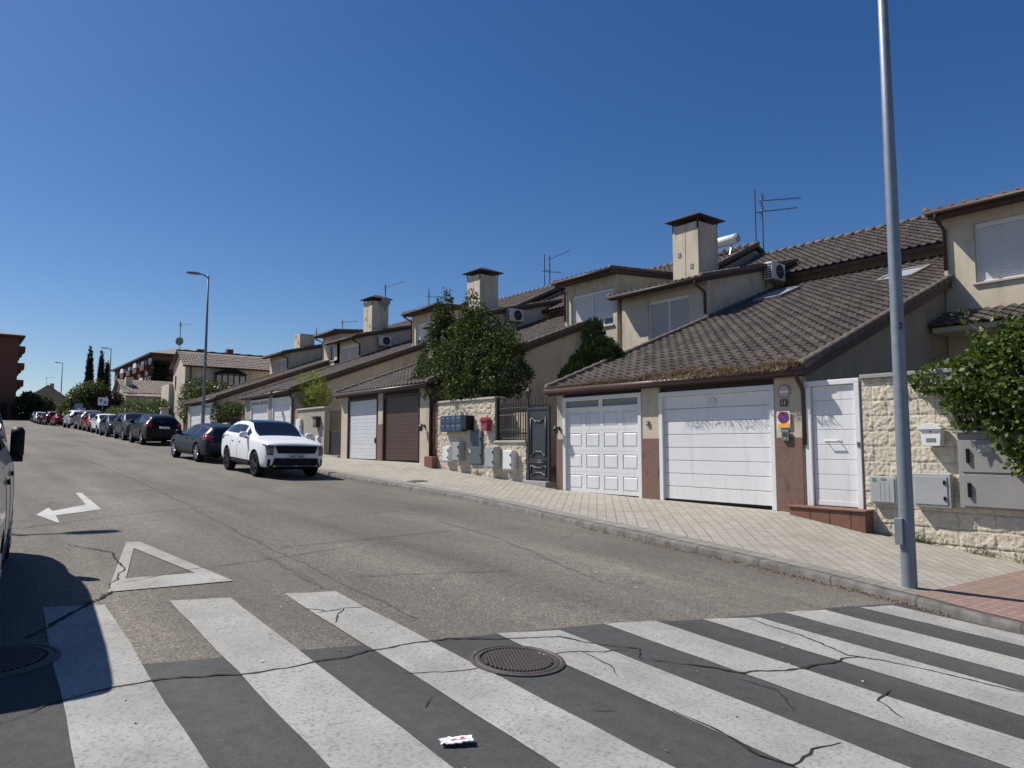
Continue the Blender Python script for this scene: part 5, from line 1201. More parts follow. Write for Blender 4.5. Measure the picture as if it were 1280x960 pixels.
def finish(me, wheels, R_, levels=2):
    o = bpy.data.objects.new('tmp', me); COL.objects.link(o)
    s = o.modifiers.new('s', 'SUBSURF'); s.levels = levels; s.render_levels = levels
    cb = MB()
    for y in wheels: cb.lathe([(R_+.065,-3),(R_+.065,3)], (0,y,R_), 'x', 32)
    c = cb.build('cut', [M['black']], org=(0,0,0)); 
    b = o.modifiers.new('b', 'BOOLEAN'); b.operation = 'DIFFERENCE'; b.object = c; b.solver = 'EXACT'
    dg = bpy.context.evaluated_depsgraph_get(); dg.update()
    out = bpy.data.meshes.new_from_object(o.evaluated_get(dg)); bpy.data.objects.remove(o); bpy.data.objects.remove(c)
    bm = bmesh.new(); bm.from_mesh(out)
    for f in bm.faces:
        ctr = f.calc_center_median()
        for y in wheels:
            d = math.hypot(ctr.y-y, ctr.z-R_)
            if d < R_+.0655 and (f.normal.x**2 < .5): f.material_index = 4; f.smooth = False
    bvh = BVHTree.FromBMesh(bm)
    return bm, bvh
def split_parts(bm, root, mats, names):
    for i, nm in enumerate(names):
        fs = [f for f in bm.faces if f.material_index == i]
        if not fs: continue
        b2 = bmesh.new(); mp = {}
        for f in fs:
            vs = []
            for v in f.verts:
                if v.index not in mp: mp[v.index] = b2.verts.new(v.co)
                vs.append(mp[v.index])
            try: g = b2.faces.new(vs); g.smooth = f.smooth
            except ValueError: pass
        me = bpy.data.meshes.new(nm); b2.to_mesh(me); b2.free(); me.materials.append(mats[i])
        if nm != 'side_window':
            o = bpy.data.objects.new(nm, me); COL.objects.link(o); o.parent = root; ORG[o.name] = Vector()
        else:
            for sgn in (1, -1):
                b3 = bmesh.new(); b3.from_mesh(me); bmesh.ops.delete(b3, geom=[f for f in b3.faces if f.calc_center_median().x*sgn < 0], context='FACES')
                m3 = bpy.data.meshes.new(nm); b3.to_mesh(m3); b3.free(); m3.materials.append(mats[i])
                o = bpy.data.objects.new(nm, m3); COL.objects.link(o); o.parent = root; ORG[o.name] = Vector()
def patch(bvh, root, name, m, polys, d, off=.006, thick=.02, res=.05):
    """plate following the body: polygons (a,z) projected along d ('f' front, 'b' back, 'l' left -x, 'r' right +x)"""
    bm = bmesh.new()
    for p in polys:
        bm.faces.new([bm.verts.new((a, z, 0)) for a, z in p])
    bmesh.ops.triangulate(bm, faces=bm.faces[:])
    for _ in range(4):
        es = [e for e in bm.edges if e.calc_length() > res]
        if not es: break
        bmesh.ops.subdivide_edges(bm, edges=es, cuts=1); bmesh.ops.triangulate(bm, faces=bm.faces[:])
    dr = {'f': Vector((0,-1,0)), 'b': Vector((0,1,0)), 'l': Vector((1,0,0)), 'r': Vector((-1,0,0))}[d]
    lim = None
    for v in bm.verts:
        a, z = v.co.x, v.co.y
        o = {'f': Vector((a,6,z)), 'b': Vector((a,-6,z)), 'l': Vector((-4,a,z)), 'r': Vector((4,a,z))}[d]
        h = bvh.ray_cast(o, dr)
        if h[0] is None:
            h = bvh.find_nearest(o - o.project(dr) + dr*-2.0)
        v.co = h[0] - dr*off
    bmesh.ops.recalc_face_normals(bm, faces=bm.faces)
    me = bpy.data.meshes.new(name); bm.to_mesh(me); bm.free(); me.materials.append(m)
    for f in me.polygons: f.use_smooth = True
    o = bpy.data.objects.new(name, me); COL.objects.link(o); o.parent = root; ORG[o.name] = Vector()
    s = o.modifiers.new('thick', 'SOLIDIFY'); s.thickness = thick; s.offset = 0
    return o
def wheel(root, x, y, R_, m, spokes=5, w=.23):
    sg = 1 if x > 0 else -1
    q = MB(); q.lathe([(R_*.66,-w/2),(R_*.93,-w/2),(R_*.99,-w*.36),(R_,-w*.2),(R_,w*.2),(R_*.99,w*.36),(R_*.93,w/2),(R_*.66,w/2),(R_*.66,-w/2)], (x,y,R_), 'x', 32, caps=False)
    t = q.build('wheel', M['tyre'], root, smooth=True)
    q = MB(); q.lathe([(R_*.66,-w*.45),(R_*.70,sg*w*.45),(R_*.64,sg*w*.47),(R_*.60,sg*w*.2),(R_*.02,sg*w*.05)], (x,y,R_), 'x', 32)
    rim = q.build('rim', m, t, smooth=True)
    q = MB()
    for i in range(spokes*2):
        a = 2*PI*(i//2)/spokes+(.16 if i % 2 else -.16)
        p0 = (x+sg*w*.40, y+R_*.12*math.cos(a), R_+R_*.12*math.sin(a)); p1 = (x+sg*w*.46, y+R_*.66*math.cos(a+(.10 if i%2 else -.10)), R_+R_*.66*math.sin(a+(.10 if i%2 else -.10)))
        q.tube([p0,p1], [.032,.024], 6)
    q.lathe([(.07,sg*w*.3),(.07,sg*w*.46),(.03,sg*w*.5),(.001,sg*w*.5)], (x,y,R_), 'x', 14)
    q.build('spokes', m, rim)
    q = MB(); q.lathe([(.001,-.01),(R_*.62,-.01),(R_*.62,.01),(.001,.01)], (x+sg*w*.02,y,R_), 'x', 24); q.build('brake_disc', M['black'], rim)
def mirror(root, x, y, z, m, big=1., lowm=None):
    sg = 1 if x > 0 else -1; q = MB()
    vs = []
    for (dx, s) in (((0,.75),(.05,1),(.17,1),(.23,.7)) if big < 1.3 else ((-.02,.8),(-.005,1),(.035,1),(.048,.75))):
        for i in range(10):
            a = 2*PI*i/10; vs.append((x+sg*dx*big, y+.07*s*math.cos(a)*(big if big < 1.3 else 1), z+.095*s*math.sin(a)*big))
    q.add(vs, [(i*10+j,i*10+(j+1)%10,(i+1)*10+(j+1)%10,(i+1)*10+j) for i in range(3) for j in range(10)]+[tuple(range(10)),tuple(range(30,40))])
    o = q.build('wing_mirror', m, root, smooth=True)
    q = MB(); q.box(x-sg*.10, x+sg*.08, y-.03, y+.03, z-.11*big, z-.065*big); q.build('mirror_arm', M['black'], o, bevel=.008)
    return o
SUV = dict(L=4.8, R=.375, wheels=(1.46,-1.36), W=.95, st=[
 (2.40,.44,.84,None,.70,0),(2.37,.30,.96,None,.80,0),(2.22,.26,1.03,None,.895,0),(1.80,.25,1.075,None,.94,0),(1.35,.25,1.105,None,.95,0),(1.02,.25,1.13,None,.95,0,'w'),
 (.66,.25,1.14,1.385,.95,.735,'wg'),(.26,.25,1.15,1.615,.95,.655,'t'),(.20,.25,1.15,1.63,.95,.652,'tg'),(-.22,.25,1.16,1.675,.95,.65,'tgp'),(-.30,.25,1.16,1.68,.95,.65,'tg'),(-.95,.25,1.175,1.675,.95,.645,'tp'),(-1.03,.25,1.18,1.67,.95,.64,'tg'),
 (-1.55,.26,1.20,1.62,.945,.62,'g'),(-1.80,.27,1.215,1.585,.935,.60,''),(-2.02,.29,1.215,1.53,.92,.575,'r'),(-2.24,.31,1.15,1.20,.885,.60,''),(-2.36,.34,1.02,1.06,.84,.56,''),(-2.40,.46,.90,.94,.76,.5)])
WAGON = dict(L=4.75, R=.345, wheels=(1.50,-1.36), W=.915, st=[
 (2.36,.40,.66,None,.66,0),(2.33,.26,.76,None,.76,0),(2.15,.20,.84,None,.86,0),(1.70,.19,.905,None,.905,0),(1.25,.19,.945,None,.915,0),(.95,.19,.97,None,.915,0,'w'),
 (.55,.19,.985,1.20,.915,.70,'wg'),(.05,.19,.99,1.405,.915,.60,'g'),(-.25,.19,.995,1.435,.915,.59,'gp'),(-.33,.19,.995,1.44,.915,.59,'g'),(-.98,.19,1.005,1.43,.915,.585,'gp'),(-1.06,.19,1.01,1.425,.915,.58,'g'),
 (-1.60,.20,1.03,1.385,.91,.56,'g'),(-1.82,.21,1.035,1.355,.90,.55,''),(-1.98,.23,1.03,1.31,.885,.535,'r'),(-2.20,.25,.98,1.03,.86,.58,''),(-2.32,.28,.86,.90,.82,.56,''),(-2.37,.40,.74,.78,.74,.5)])
HATCH = dict(L=4.1, R=.315, wheels=(1.27,-1.24), W=.87, st=[
 (2.03,.38,.68,None,.60,0),(2.0,.26,.78,None,.70,0),(1.82,.20,.87,None,.81,0),(1.45,.19,.93,None,.86,0),(1.15,.19,.965,None,.87,0,'w'),
 (.75,.19,.98,1.22,.87,.69,'wg'),(.25,.19,.985,1.44,.87,.60,'g'),(.0,.19,.99,1.47,.87,.59,'gp'),(-.08,.19,.99,1.475,.87,.59,'g'),(-.75,.19,1.01,1.46,.87,.58,'gp'),(-.83,.19,1.01,1.455,.87,.58,'g'),
 (-1.30,.20,1.03,1.41,.86,.56,''),(-1.55,.22,1.03,1.36,.85,.54,'r'),(-1.82,.25,.98,1.04,.82,.56,''),(-1.97,.28,.86,.90,.78,.54,''),(-2.03,.40,.74,.78,.70,.5)])
SEDAN = dict(L=4.6, R=.325, wheels=(1.42,-1.30), W=.89, st=[
 (2.28,.38,.66,None,.62,0),(2.25,.26,.75,None,.73,0),(2.05,.20,.83,None,.83,0),(1.60,.19,.89,None,.88,0),(1.15,.19,.93,None,.89,0),(.90,.19,.95,None,.89,0,'w'),
 (.50,.19,.965,1.18,.89,.69,'wg'),(.0,.19,.97,1.385,.89,.60,'g'),(-.25,.19,.975,1.41,.89,.59,'gp'),(-.33,.19,.975,1.41,.89,.59,'g'),(-.92,.19,.985,1.38,.89,.58,''),(-1.05,.20,.99,1.345,.885,.57,'r'),
 (-1.62,.21,1.0,1.06,.875,.64,''),(-1.95,.23,.985,1.03,.86,.64,''),(-2.18,.26,.93,.97,.82,.6,''),(-2.28,.38,.78,.81,.74,.5)])
VAN = dict(L=4.75, R=.33, wheels=(1.62,-1.42), W=.92, st=[
 (2.36,.42,.78,None,.70,0),(2.33,.30,.90,None,.78,0),(2.18,.25,1.02,None,.855,0),(1.90,.24,1.10,None,.90,0),(1.66,.24,1.15,None,.915,0,'w'),
 (1.30,.24,1.17,1.48,.92,.80,'wg'),(.88,.24,1.18,1.78,.92,.71,'g'),(.60,.24,1.19,1.84,.92,.69,'g'),(.02,.24,1.19,1.87,.92,.68,'gp'),(-.10,.24,1.19,1.87,.92,.68,'g'),(-1.0,.24,1.19,1.88,.92,.675,'gp'),(-1.12,.24,1.19,1.88,.92,.675,'g'),
 (-1.85,.25,1.19,1.87,.915,.665,''),(-2.12,.27,1.19,1.845,.905,.655,'r'),(-2.30,.29,1.15,1.22,.89,.80,''),(-2.36,.32,1.02,1.06,.86,.76,''),(-2.38,.44,.90,.94,.80,.7)])
def sym(p): return [p, [(-a, z) for a, z in p][::-1]]
def rect(a0, a1, z0, z1): return [(a0,z0),(a1,z0),(a1,z1),(a0,z1)]
def make_car(T, name, label, pm, rim='alloy', roofm=None, mirror_m=None, near=False, big=1., front=True, rear=True, group='cars parked along the kerb', cat='car'):
    root = thing(name, (0,0,0), label, cat, group); ORG[root.name] = Vector()
    me = car_mesh(T['st']); bm, bvh = finish(me, T['wheels'], T['R'])
    split_parts(bm, root, [pm, M['autoglass'], M['autoglass'], M['autoglass'], M['black'], roofm or pm], ['body','windscreen','side_window','rear_window','lower_trim','roof_panel'])
    bm.free()
    for y in T['wheels']:
        for s in (-1, 1): wheel(root, s*(T['W']-.135), y, T['R'], M[rim])
    wy = next(s[0] for s in T['st'] if len(s) > 6 and s[6] == 'wg'); zb = next(s[2] for s in T['st'] if len(s) > 6 and s[6] == 'wg')
    for s in (-1, 1): mirror(root, s*(T['W']-.03+(.01 if big > 1.3 else 0)), wy-.02 if big < 1.3 else wy-.25, zb+.07*big, mirror_m or pm, big)
    W = T['W']; H = T['st'][3][2]
    zt = T['st'][1][2]
    if front:
        if near:
            patch(bvh, root, 'grille', M['black'], [[(-.64,.955),(-.55,.735),(.55,.735),(.64,.955)]], 'f', .010)
            patch(bvh, root, 'lower_intake', M['black'], [[(-.64,.60),(-.70,.40),(.70,.40),(.64,.60)]], 'f', .010)
            patch(bvh, root, 'bumper_trim', M['black'], [rect(-.76,.76,.245,.33)], 'f', .008); patch(bvh, root, 'bumper_lip', M['chrome'], [rect(-.66,.66,.345,.385)], 'f', .010)
            for p in sym([(.655,.95),(.69,.68),(.84,.68),(.87,.97)]): patch(bvh, root, 'headlight', M['lampclear'], [p], 'f', .010)
            for p in sym([(.66,.965),(.66,.935),(.89,.955),(.885,.985)]): patch(bvh, root, 'daylight_strip', M['chrome'], [p], 'f', .014)
            for p in sym(rect(.755,.815,.36,.56)): patch(bvh, root, 'fog_slot', M['black'], [p], 'f', .008)
            o = patch(bvh, root, 'number_plate', M['plate'], [rect(-.265,.265,.60,.71)], 'f', .020, .012, .2)
            patch(bvh, o, 'plate_print', M['platetext'], [rect(-.20+.05*i+(.05 if i > 3 else 0),-.17+.05*i+(.05 if i > 3 else 0),.625,.685) for i in range(7)], 'f', .028, .003, .2)
        else:
            z0 = zt-.20; patch(bvh, root, 'grille', M['black'], [[(-.42,zt-.04),(-.38,zt-.22),(.38,zt-.22),(.42,zt-.04)]], 'f', .010)
            patch(bvh, root, 'lower_intake', M['black'], [rect(-.6,.6,T['st'][1][1]+.06,T['st'][1][1]+.2)], 'f', .008)
            for p in sym([(.48,zt-.01),(.50,zt-.16),(W-.12,zt-.10),(W-.07,zt+.06)]): patch(bvh, root, 'headlight', M['lampclear'], [p], 'f', .010)
            patch(bvh, root, 'number_plate', M['plate'], [rect(-.26,.26,zt-.36,zt-.25)], 'f', .016, .012, .2)
    if rear:
        zr = T['st'][-3][2]
        for p in sym([(W*.62,zr-.02),(W*.66,zr-.17),(W-.04,zr-.14),(W-.03,zr+.10),(W*.8,zr+.04)] if T is not VAN else [(.62,.7),(.74,.7),(.74,1.1),(.62,1.1)]): patch(bvh, root, 'tail_light', M['lampred'], [p], 'b', .010)
        patch(bvh, root, 'number_plate', M['plate'], [rect(-.26,.26,zr-.25,zr-.14)], 'b', .016, .012, .2)
        patch(bvh, root, 'rear_bumper', M['black'], [rect(-W*.75,W*.75,T['st'][-2][1]+.02,T['st'][-2][1]+.17)], 'b', .008)
    ys = [s[0] for s in T['st'] if len(s) > 6 and 'p' in s[6]]; zl = T['st'][8][2]
    for d in ('l', 'r'):
        for y in ys[:2]: patch(bvh, root, 'door_handle', pm if near else M['black'], [rect(y+.06,y+.24,zl-.17,zl-.135)], d, .014, .02)
        seams = [rect(y-.045,y-.037,.42,zl-.02) for y in ys[:2]] + [rect(ys[0]+1.08,ys[0]+1.088,.44,zl-.03)]
        for s_ in seams: patch(bvh, root, 'door_gap', M['black'], [s_], d, .001, .004, .12)
    if near or T is VAN:
        for d in ('l','r'): patch(bvh, root, 'sill_trim', M['black'], [rect(T['wheels'][1]+.52,T['wheels'][0]-.52,.27,.40)], d, .008, .02)
    return root
def place(r, x, y, heading, label=None):
    """heading: direction the bonnet points, degrees clockwise from +Y"""
    z0, z1 = road(x, y-1.4), road(x, y+1.4); zl, zr_ = road(x-.75, y), road(x+.75, y)
    up = Vector(((zl-zr_)/1.5, (z0-z1)/2.8, 1)).normalized(); a = R(heading)
    f = Vector((math.sin(a), math.cos(a), 0)); f = (f-up*f.dot(up)).normalized(); rt = f.cross(up)
    m = Matrix((rt, f, up)).transposed().to_4x4(); r.rotation_euler = m.to_euler(); r.location = (x, y, (z0+z1)/2)
    if label: r['label'] = label
    return r
def copy_tree(o, parent=None, remap=None):
    c = o.copy(); COL.objects.link(c)
    if parent is not None: c.parent = parent
    if remap and c.data and c.data.materials and c.data.materials[0] in remap:
        for i, s in enumerate(c.material_slots): s.link = 'OBJECT'; s.material = remap.get(o.data.materials[i], o.data.materials[i])
    for ch in [k for k in list(COL.objects) if k.parent == o]: copy_tree(ch, c, remap)
    return c
suv = make_car(SUV, 'parked_suv', 'white SUV with black glass roof parked facing the camera', PAINT['white'], 'alloydark', roofm=M['autoglass'], near=True)
place(suv, 8.02, 22.75, 181)
wag = make_car(WAGON, 'parked_estate_car', 'dark blue estate car parked directly behind the white SUV', PAINT['navy'], 'alloy'); place(wag, 8.02, 29.5, -2.5)
hat = make_car(HATCH, 'parked_hatchback', 'x', PAINT['white']); sed = make_car(SEDAN, 'parked_sedan', 'x', PAINT['red'])
bsuv = make_car(SUV, 'parked_suv', 'black SUV seen from behind under the row of hedges', PAINT['black'], 'alloy'); place(bsuv, 8.92, 43.6, 0)
def repaint(src, p, label, x, y, h):
    old = next(k for k in COL.objects if k.parent == src and k.name.startswith('body')).data.materials[0]
    c = copy_tree(src, None, {old: p}); place(c, x, y, h, label); return c
repaint(bsuv, PAINT['grey'], 'graphite SUV facing the camera right behind the black SUV', 9.05, 49.6, 180)
repaint(hat, PAINT['grey'], 'small dark grey hatchback with a white sheet behind its windscreen', 8.95, 55.2, 180)
place(hat, 9.15, 60.6, 180, 'white hatchback facing the camera between dark and red cars')
repaint(hat, PAINT['red'], 'red hatchback parked behind the white hatchback', 9.2, 65.6, 180)
repaint(bsuv, PAINT['midgrey'], 'mid grey SUV half hidden behind the red hatchback', 9.3, 70.6, 0)
repaint(bsuv, PAINT['silver'], 'silver SUV seen from behind at the near side of the driveway gap', 9.2, 77.2, 0)
place(sed, 9.7, 94.5, 0, 'red saloon seen from behind beyond the driveway gap')
repaint(bsuv, PAINT['maroon'], 'dark maroon SUV parked just beyond the red saloon', 9.5, 100.8, 0)
repaint(sed, PAINT['black'], 'small dark saloon beyond the maroon SUV', 9.4, 107, 0)
repaint(hat, PAINT['silver'], 'pale hatchback second from the far end of the parked row', 9.4, 113, 180)
repaint(hat, PAINT['black'], 'dark hatchback at the far end of the parked row', 9.5, 119, 180)
van = make_car(VAN, 'parked_van', 'champagne coloured van cut by the left edge, its black mirror and shadow on the road', PAINT['van'], 'alloy', mirror_m=M['black'], big=1.8, group=None, cat='van')
place(van, -.45, 8.15, 4.5)

# ------------------------------------------------------------ end house and everything beyond
eh = thing('gabled_house', (16, 58.8, 2.5), 'beige gabled house with a barred bay window closing the terraced row', 'house')
q = MB(); q.prism([(57,1.5),(57,7.55),(58.6,8.75),(60.6,7.6),(60.6,1.5)], 'x', 13.62, 21, skip=(0,)); wall_q = q
q.add([(13.62,57,1.5),(13.62,57,7.55),(21,57,7.55),(21,57,1.5)], [(0,1,2,3)]); q.build('wall', M['stucco'], eh)
q = MB(); q.box(13.3, 13.62, 60.5, 63, 2, 6.3); q.build('annex_wall', M['stucco'], eh)
sl = .62; L = math.hypot(1, sl)
rf = tile_roof('roof', M['tilefar'], eh, (13.35,56.65,7.5), (1,0,0), (0,1/L,sl/L), 7.7, 2.0*L, seed=50, lift=.02, hk=.6, tw=.22, tl=.3)
tile_roof('back_roof', M['tilefar'], eh, (13.35,60.9,7.5), (1,0,0), (0,-1/L,sl/L), 7.7, 2.2*L, tw=1, tl=1)
q = MB(); q.tube([(13.35,56.6,7.45),(21,56.6,7.45)], .07, 8); q.tube([(14.0,56.9,7.4),(14.0,56.9,3)], .05, 8); q.build('gutter', M['fascia'], eh)
q = MB(); q.box(15.7, 17.9, 56.45, 56.98, 6.15, 7.0); bay = q.build('bay_window', M['glass'], eh)
q = MB()
for i in range(6): q.box(15.68+i*.44, 15.74+i*.44, 56.40, 56.46, 6.1, 7.05)
q.box(15.62, 17.98, 56.38, 56.47, 6.05, 6.12); q.prism([(15.55,7.0),(18.05,7.0),(17.2,7.35),(16.4,7.35)], 'y', 56.3, 56.99); q.build('frame', M['black'], bay)
q = MB()
for i in range(5): q.box(15.76+i*.44, 16.1+i*.44, 56.44, 56.449, 6.14, 6.85)
q.build('curtain', M['shuttergrey'], bay)
q = MB(); q.box(13.60, 13.615, 59.6, 59.95, 5.9, 6.9); w = q.build('window', M['glass'], eh); q = MB(); q.box(13.58,13.62,59.55,60.0,5.84,5.899); q.build('sill', M['coping'], w)
q = MB(); q.box(15.0,15.5,59.2,59.7,8.3,9.1); q.build('chimney', M['brick'], eh); q = MB(); q.box(17.2,17.7,59.0,59.5,8.4,9.25); q.build('chimney', M['brick'], eh)

def block_of_flats(name, label, x0, x1, y0, y1, zb, zt, face, storeys, roofm='tilefar'):
    r = thing(name, ((x0+x1)/2,(y0+y1)/2,zb), label, 'apartment building')
    q = MB(); q.box(x0,x1,y0,y1,zb-1,zt); q.build('wall', M['brick'], r)
    q = MB(); ov = .7; q.add([(x0-ov,y0-ov,zt),(x1+ov,y0-ov,zt),(x1+ov,y1+ov,zt),(x0-ov,y1+ov,zt),((x0+x1)/2-1,y0+4,zt+1.6),((x0+x1)/2+1,y0+4,zt+1.6),((x0+x1)/2+1,y1-4,zt+1.6),((x0+x1)/2-1,y1-4,zt+1.6)], [(0,3,2,1),(0,1,5,4),(1,2,6,5),(2,3,7,6),(3,0,4,7),(4,5,6,7)]); q.build('roof', M[roofm], r)
    q = MB(); q.box(x0-ov-.05,x1+ov+.05,y0-ov-.05,y1+ov+.05,zt-.3,zt-.005); q.build('eaves', M['fascia'], r)
    h = (zt-zb)/storeys; X = x0 if face < 0 else x1; sg = face
    n = max(2, int((y1-y0)/6.2))
    for s in range(storeys):
        for i in range(n):
            a = y0+1.0+i*6.2; z = zb+s*h
            q = MB(); q.box(X, X+sg*(1.3 if face < 0 else .95), a, a+3.3, z+.2, z+1.15); b = q.build('balcony', M['brickb'], r)
            q = MB(); q.box(X+sg*.01, X+sg*.06, a+.3, a+2.6, z+1.151, z+2.4); q.build('balcony_window', M['glass'], b)
            q = MB(); q.box(X+sg*1.30, X+sg*1.34, a+.4, a+2.9, z+1.152, z+2.0); q.build('awning', M['signwhite'], b) if (i+s) % 2 == 0 and face < 0 else None
            q = MB(); q.box(X+sg*.012, X+sg*.05, a+3.9, a+5.2, z+1.0, z+2.3); w = q.build('window', M['glass'], r)
            q = MB(); q.box(X+sg*.012, X+sg*.06, a+3.9, a+5.2, z+1.7, z+2.3); q.v = [(v[0]+sg*.05, v[1], v[2]) for v in q.v]; q.build('blind', M['shuttergrey'], w)
    return r
br = block_of_flats('apartment_building', 'brick apartment block with stepped balconies behind the cypresses at right', 27, 38, 135, 172, 4.8, 17.4, -1, 4)
bl = block_of_flats('apartment_building', 'tall dark brick apartment block in shade at the left end of the street', -14, 7.7, 135, 165, 5.2, 18.6, 1, 5)
q = MB(); [q.box(5.2+.0, 6.6, 134.85, 134.98, 5.4, 8.0) for _ in (0,)]; q.build('door', M['black'], bl)
# creeper over the end wall of the right block
v_, f_ = leaves_from(*(lambda a: (a, np.tile([0,-1,0], (len(a),1))))(np.column_stack([RNG.normal(27.9,.9,2600), RNG.uniform(134.6,134.98,2600), 5+11*RNG.random(2600)**.9])), .42, .3, .4, .8)
cr_ = thing('wall_creeper', (28, 134.8, 5), 'dark creeper climbing the end wall of the right brick block', 'creeper'); np_mesh('foliage', v_, f_, M['cypress'], cr_)
q = MB(); q.tube([(27.8,134.9,4.5),(27.9,134.9,9),(27.7,134.9,14)], .08, 6); q.build('stem', M['bark'], cr_)

def small_house(label, x0, x1, y0, y1, zb, ze, zrg, axis='x', wall='stucco', wins=(), chim=None, roofm='tilefar'):
    r = thing('distant_house', ((x0+x1)/2,(y0+y1)/2,zb), label, 'house'); q = MB()
    if axis == 'x':
        m = (y0+y1)/2; q.prism([(y0,zb-1),(y0,ze),(m,zrg),(y1,ze),(y1,zb-1)], 'x', x0, x1); q.build('wall', M[wall], r); s = (zrg-ze)/(m-y0); L = math.hypot(1,s)
        tile_roof('roof', M[roofm], r, (x0-.4,y0-.4,ze-.4*s+.06), (1,0,0), (0,1/L,s/L), x1-x0+.8, (m-y0+.4)*L, tw=.3, tl=.4, lift=.02, hk=.6)
        tile_roof('back_roof', M[roofm], r, (x0-.4,y1+.4,ze-.4*s+.06), (1,0,0), (0,-1/L,s/L), x1-x0+.8, (m-y0+.4)*L, tw=1, tl=1)
    else:
        m = (x0+x1)/2; q.prism([(x0,zb-1),(x0,ze),(m,zrg),(x1,ze),(x1,zb-1)], 'y', y0, y1); q.build('wall', M[wall], r); s = (zrg-ze)/(m-x0); L = math.hypot(1,s)
        tile_roof('roof', M[roofm], r, (x0-.4,y0-.4,ze-.4*s+.06), (0,1,0), (1/L,0,s/L), y1-y0+.8, (m-x0+.4)*L, tw=.5, tl=.5)
        tile_roof('roof', M[roofm], r, (x1+.4,y0-.4,ze-.4*s+.06), (0,1,0), (-1/L,0,s/L), y1-y0+.8, (m-x0+.4)*L, tw=.5, tl=.5)
    for (a, b, c, d, mm) in wins:
        q = MB(); q.box(a, b, y0-.05, y0-.005, c, d); w = q.build('window', M[mm], r); q = MB(); q.box(a-.08, b+.08, y0-.12, y0-.004, c-.12, c-.002); q.build('sill', M['coping'], w)
    if chim: q = MB(); q.box(chim[0]-.35, chim[0]+.35, chim[1]-.35, chim[1]+.35, chim[2], chim[3]); q.build('chimney', M[wall], r)
    return r
r = small_house('low beige house with a pale tiled roof in front of the right brick block', 15.3, 22, 90, 97, 3.6, 7.5, 9.1, 'x', 'stucco', [(16.6,19.0,5.6,6.9,'shutter'),(19.9,21.2,5.6,6.9,'shutter')], (15.9,92,7.6,9.3))
q = MB(); q.prism([(88.6,6.9),(88.6,7.0),(90.1,7.5),(90.1,7.3)], 'x', 15.0, 18.8); q.build('porch_roof', M['tilefar'], r); q = MB(); q.box(18.9, 20.0, 89.6, 89.98, 4, 7.2); q.build('recess_shade', M['dark'], r)  # near-black box before the wall: a recess's shade put into its colour
small_house('distant beige gabled house in the gap at the end of the street', 11.2, 17.4, 163, 172, 5.6, 10.6, 12.9, 'y', 'stucco', [(12.6,13.8,8.2,9.6,'glass'),(14.6,16.2,7.0,8.6,'glass')], (15.2,166,11.5,13.5))
antenna((14.3,166,12.8), 1.9, [(1.8,1.6,.05,0)], 'thin aerial on the distant gabled house at the street end')
for i, (x, h, rr) in enumerate([(12.95,12.75,.62),(14.25,12.4,.50),(15.0,11.2,.5)]):
    z = gz(12, 100); bl_ = [((x,100+i*.4,z+.8+(h-z-.8)*t),(rr*(1.1-t*.98)**.6*(.75+.25*math.sin(PI*min(t*1.6,1))),rr*(1.1-t*.98)**.6,(h-z)*.13)) for t in np.linspace(.08,.94,11)]
    tree('cypress_tree', (x,100+i*.4,z), ['tallest and leftmost of the three dark slender cypresses','middle one of the three dark slender cypresses','shortest of the three dark cypresses, beside the distant lamp'][i], 'tree', bl_, 7000, .34, .11, 'cypress', .12, 'cypresses beyond the parked cars', gap=.0, droop=-1.1, seed=20+i, jitter=.45, tips=[(x,100+i*.4,h-.6)])
tree('green_tree', (11.5,92,3.6), 'bright green leafy tree right of the driveway gap', 'tree', [((10.9,92,6.2),(1.2,1.2,1.5)),((12.0,93,7.1),(1.3,1.2,1.5)),((12.9,92,7.0),(1.2,1.1,1.6)),((10.2,93,5.4),(1.0,.9,1.1)),((11.5,91,5.0),(1.8,1,1.1))], 8500, .26, .15, 'farleaf', .12, gap=.12, seed=31)
tree('purple_tree', (14.2,91,3.6), 'dark purple leaved tree under the cypresses', 'tree', [((13.8,91,6.3),(1.2,1.2,1.2)),((15.0,91.5,6.0),(1.0,1.1,1.3)),((14.2,90.5,5.2),(1.6,1.1,1.0)),((13.0,91.5,5.6),(.8,.9,.9))], 5200, .24, .15, 'purple', .12, gap=.1, seed=33)
tree('dark_tree', (8.9,133,5.2), 'dark shaded tree mass beside the left brick block', 'tree', [((8.7,133,7.0),(1.4,1.5,1.9)),((10.3,134,6.9),(1.4,1.5,1.5)),((9.3,133,8.6),(1.0,1.0,1.0))], 4200, .4, .24, 'cypress', .15, gap=.05, seed=35)
tree('street_tree', (12.6,150,5.6), 'small dark tree before the distant gabled house', 'tree', [((12.6,150,8.6),(1.5,1.5,1.4)),((13.6,151,7.8),(1.0,1.0,1.0))], 2600, .36, .22, 'farleaf', .12, gap=.1, seed=36)
def hedge(label, x0, x1, y0, y1, zt, n, m, seed, group='hedges along the pavement'):
    k = max(2, int(math.hypot(x1-x0, y1-y0)/1.6)); bl_ = []
    for i in range(k):
        t = (i+.5)/k; x, y = x0+(x1-x0)*t, y0+(y1-y0)*t; z = gz(x, y); h = zt-z+.5*noise.noise((i*1.7, seed, 0)); bl_.append(((x,y,z+h*.52),(.65,1.15,h*.55)))
    x, y = (x0+x1)/2, (y0+y1)/2
    tree('hedge', (x, y, gz(x,y)), label, 'hedge', bl_, n, .17, .10, m, .05, group, gap=.08, seed=seed, tips=[b[0] for b in bl_], crown='foliage')
hedge('loose olive green hedge behind the black and graphite SUVs', 11.9, 12.4, 62, 75, 5.0, 9000, 'hedge', 41)
hedge('darker hedge farther up the street under the purple tree', 12.2, 13.4, 76, 89, 5.0, 7000, 'farleaf', 42)
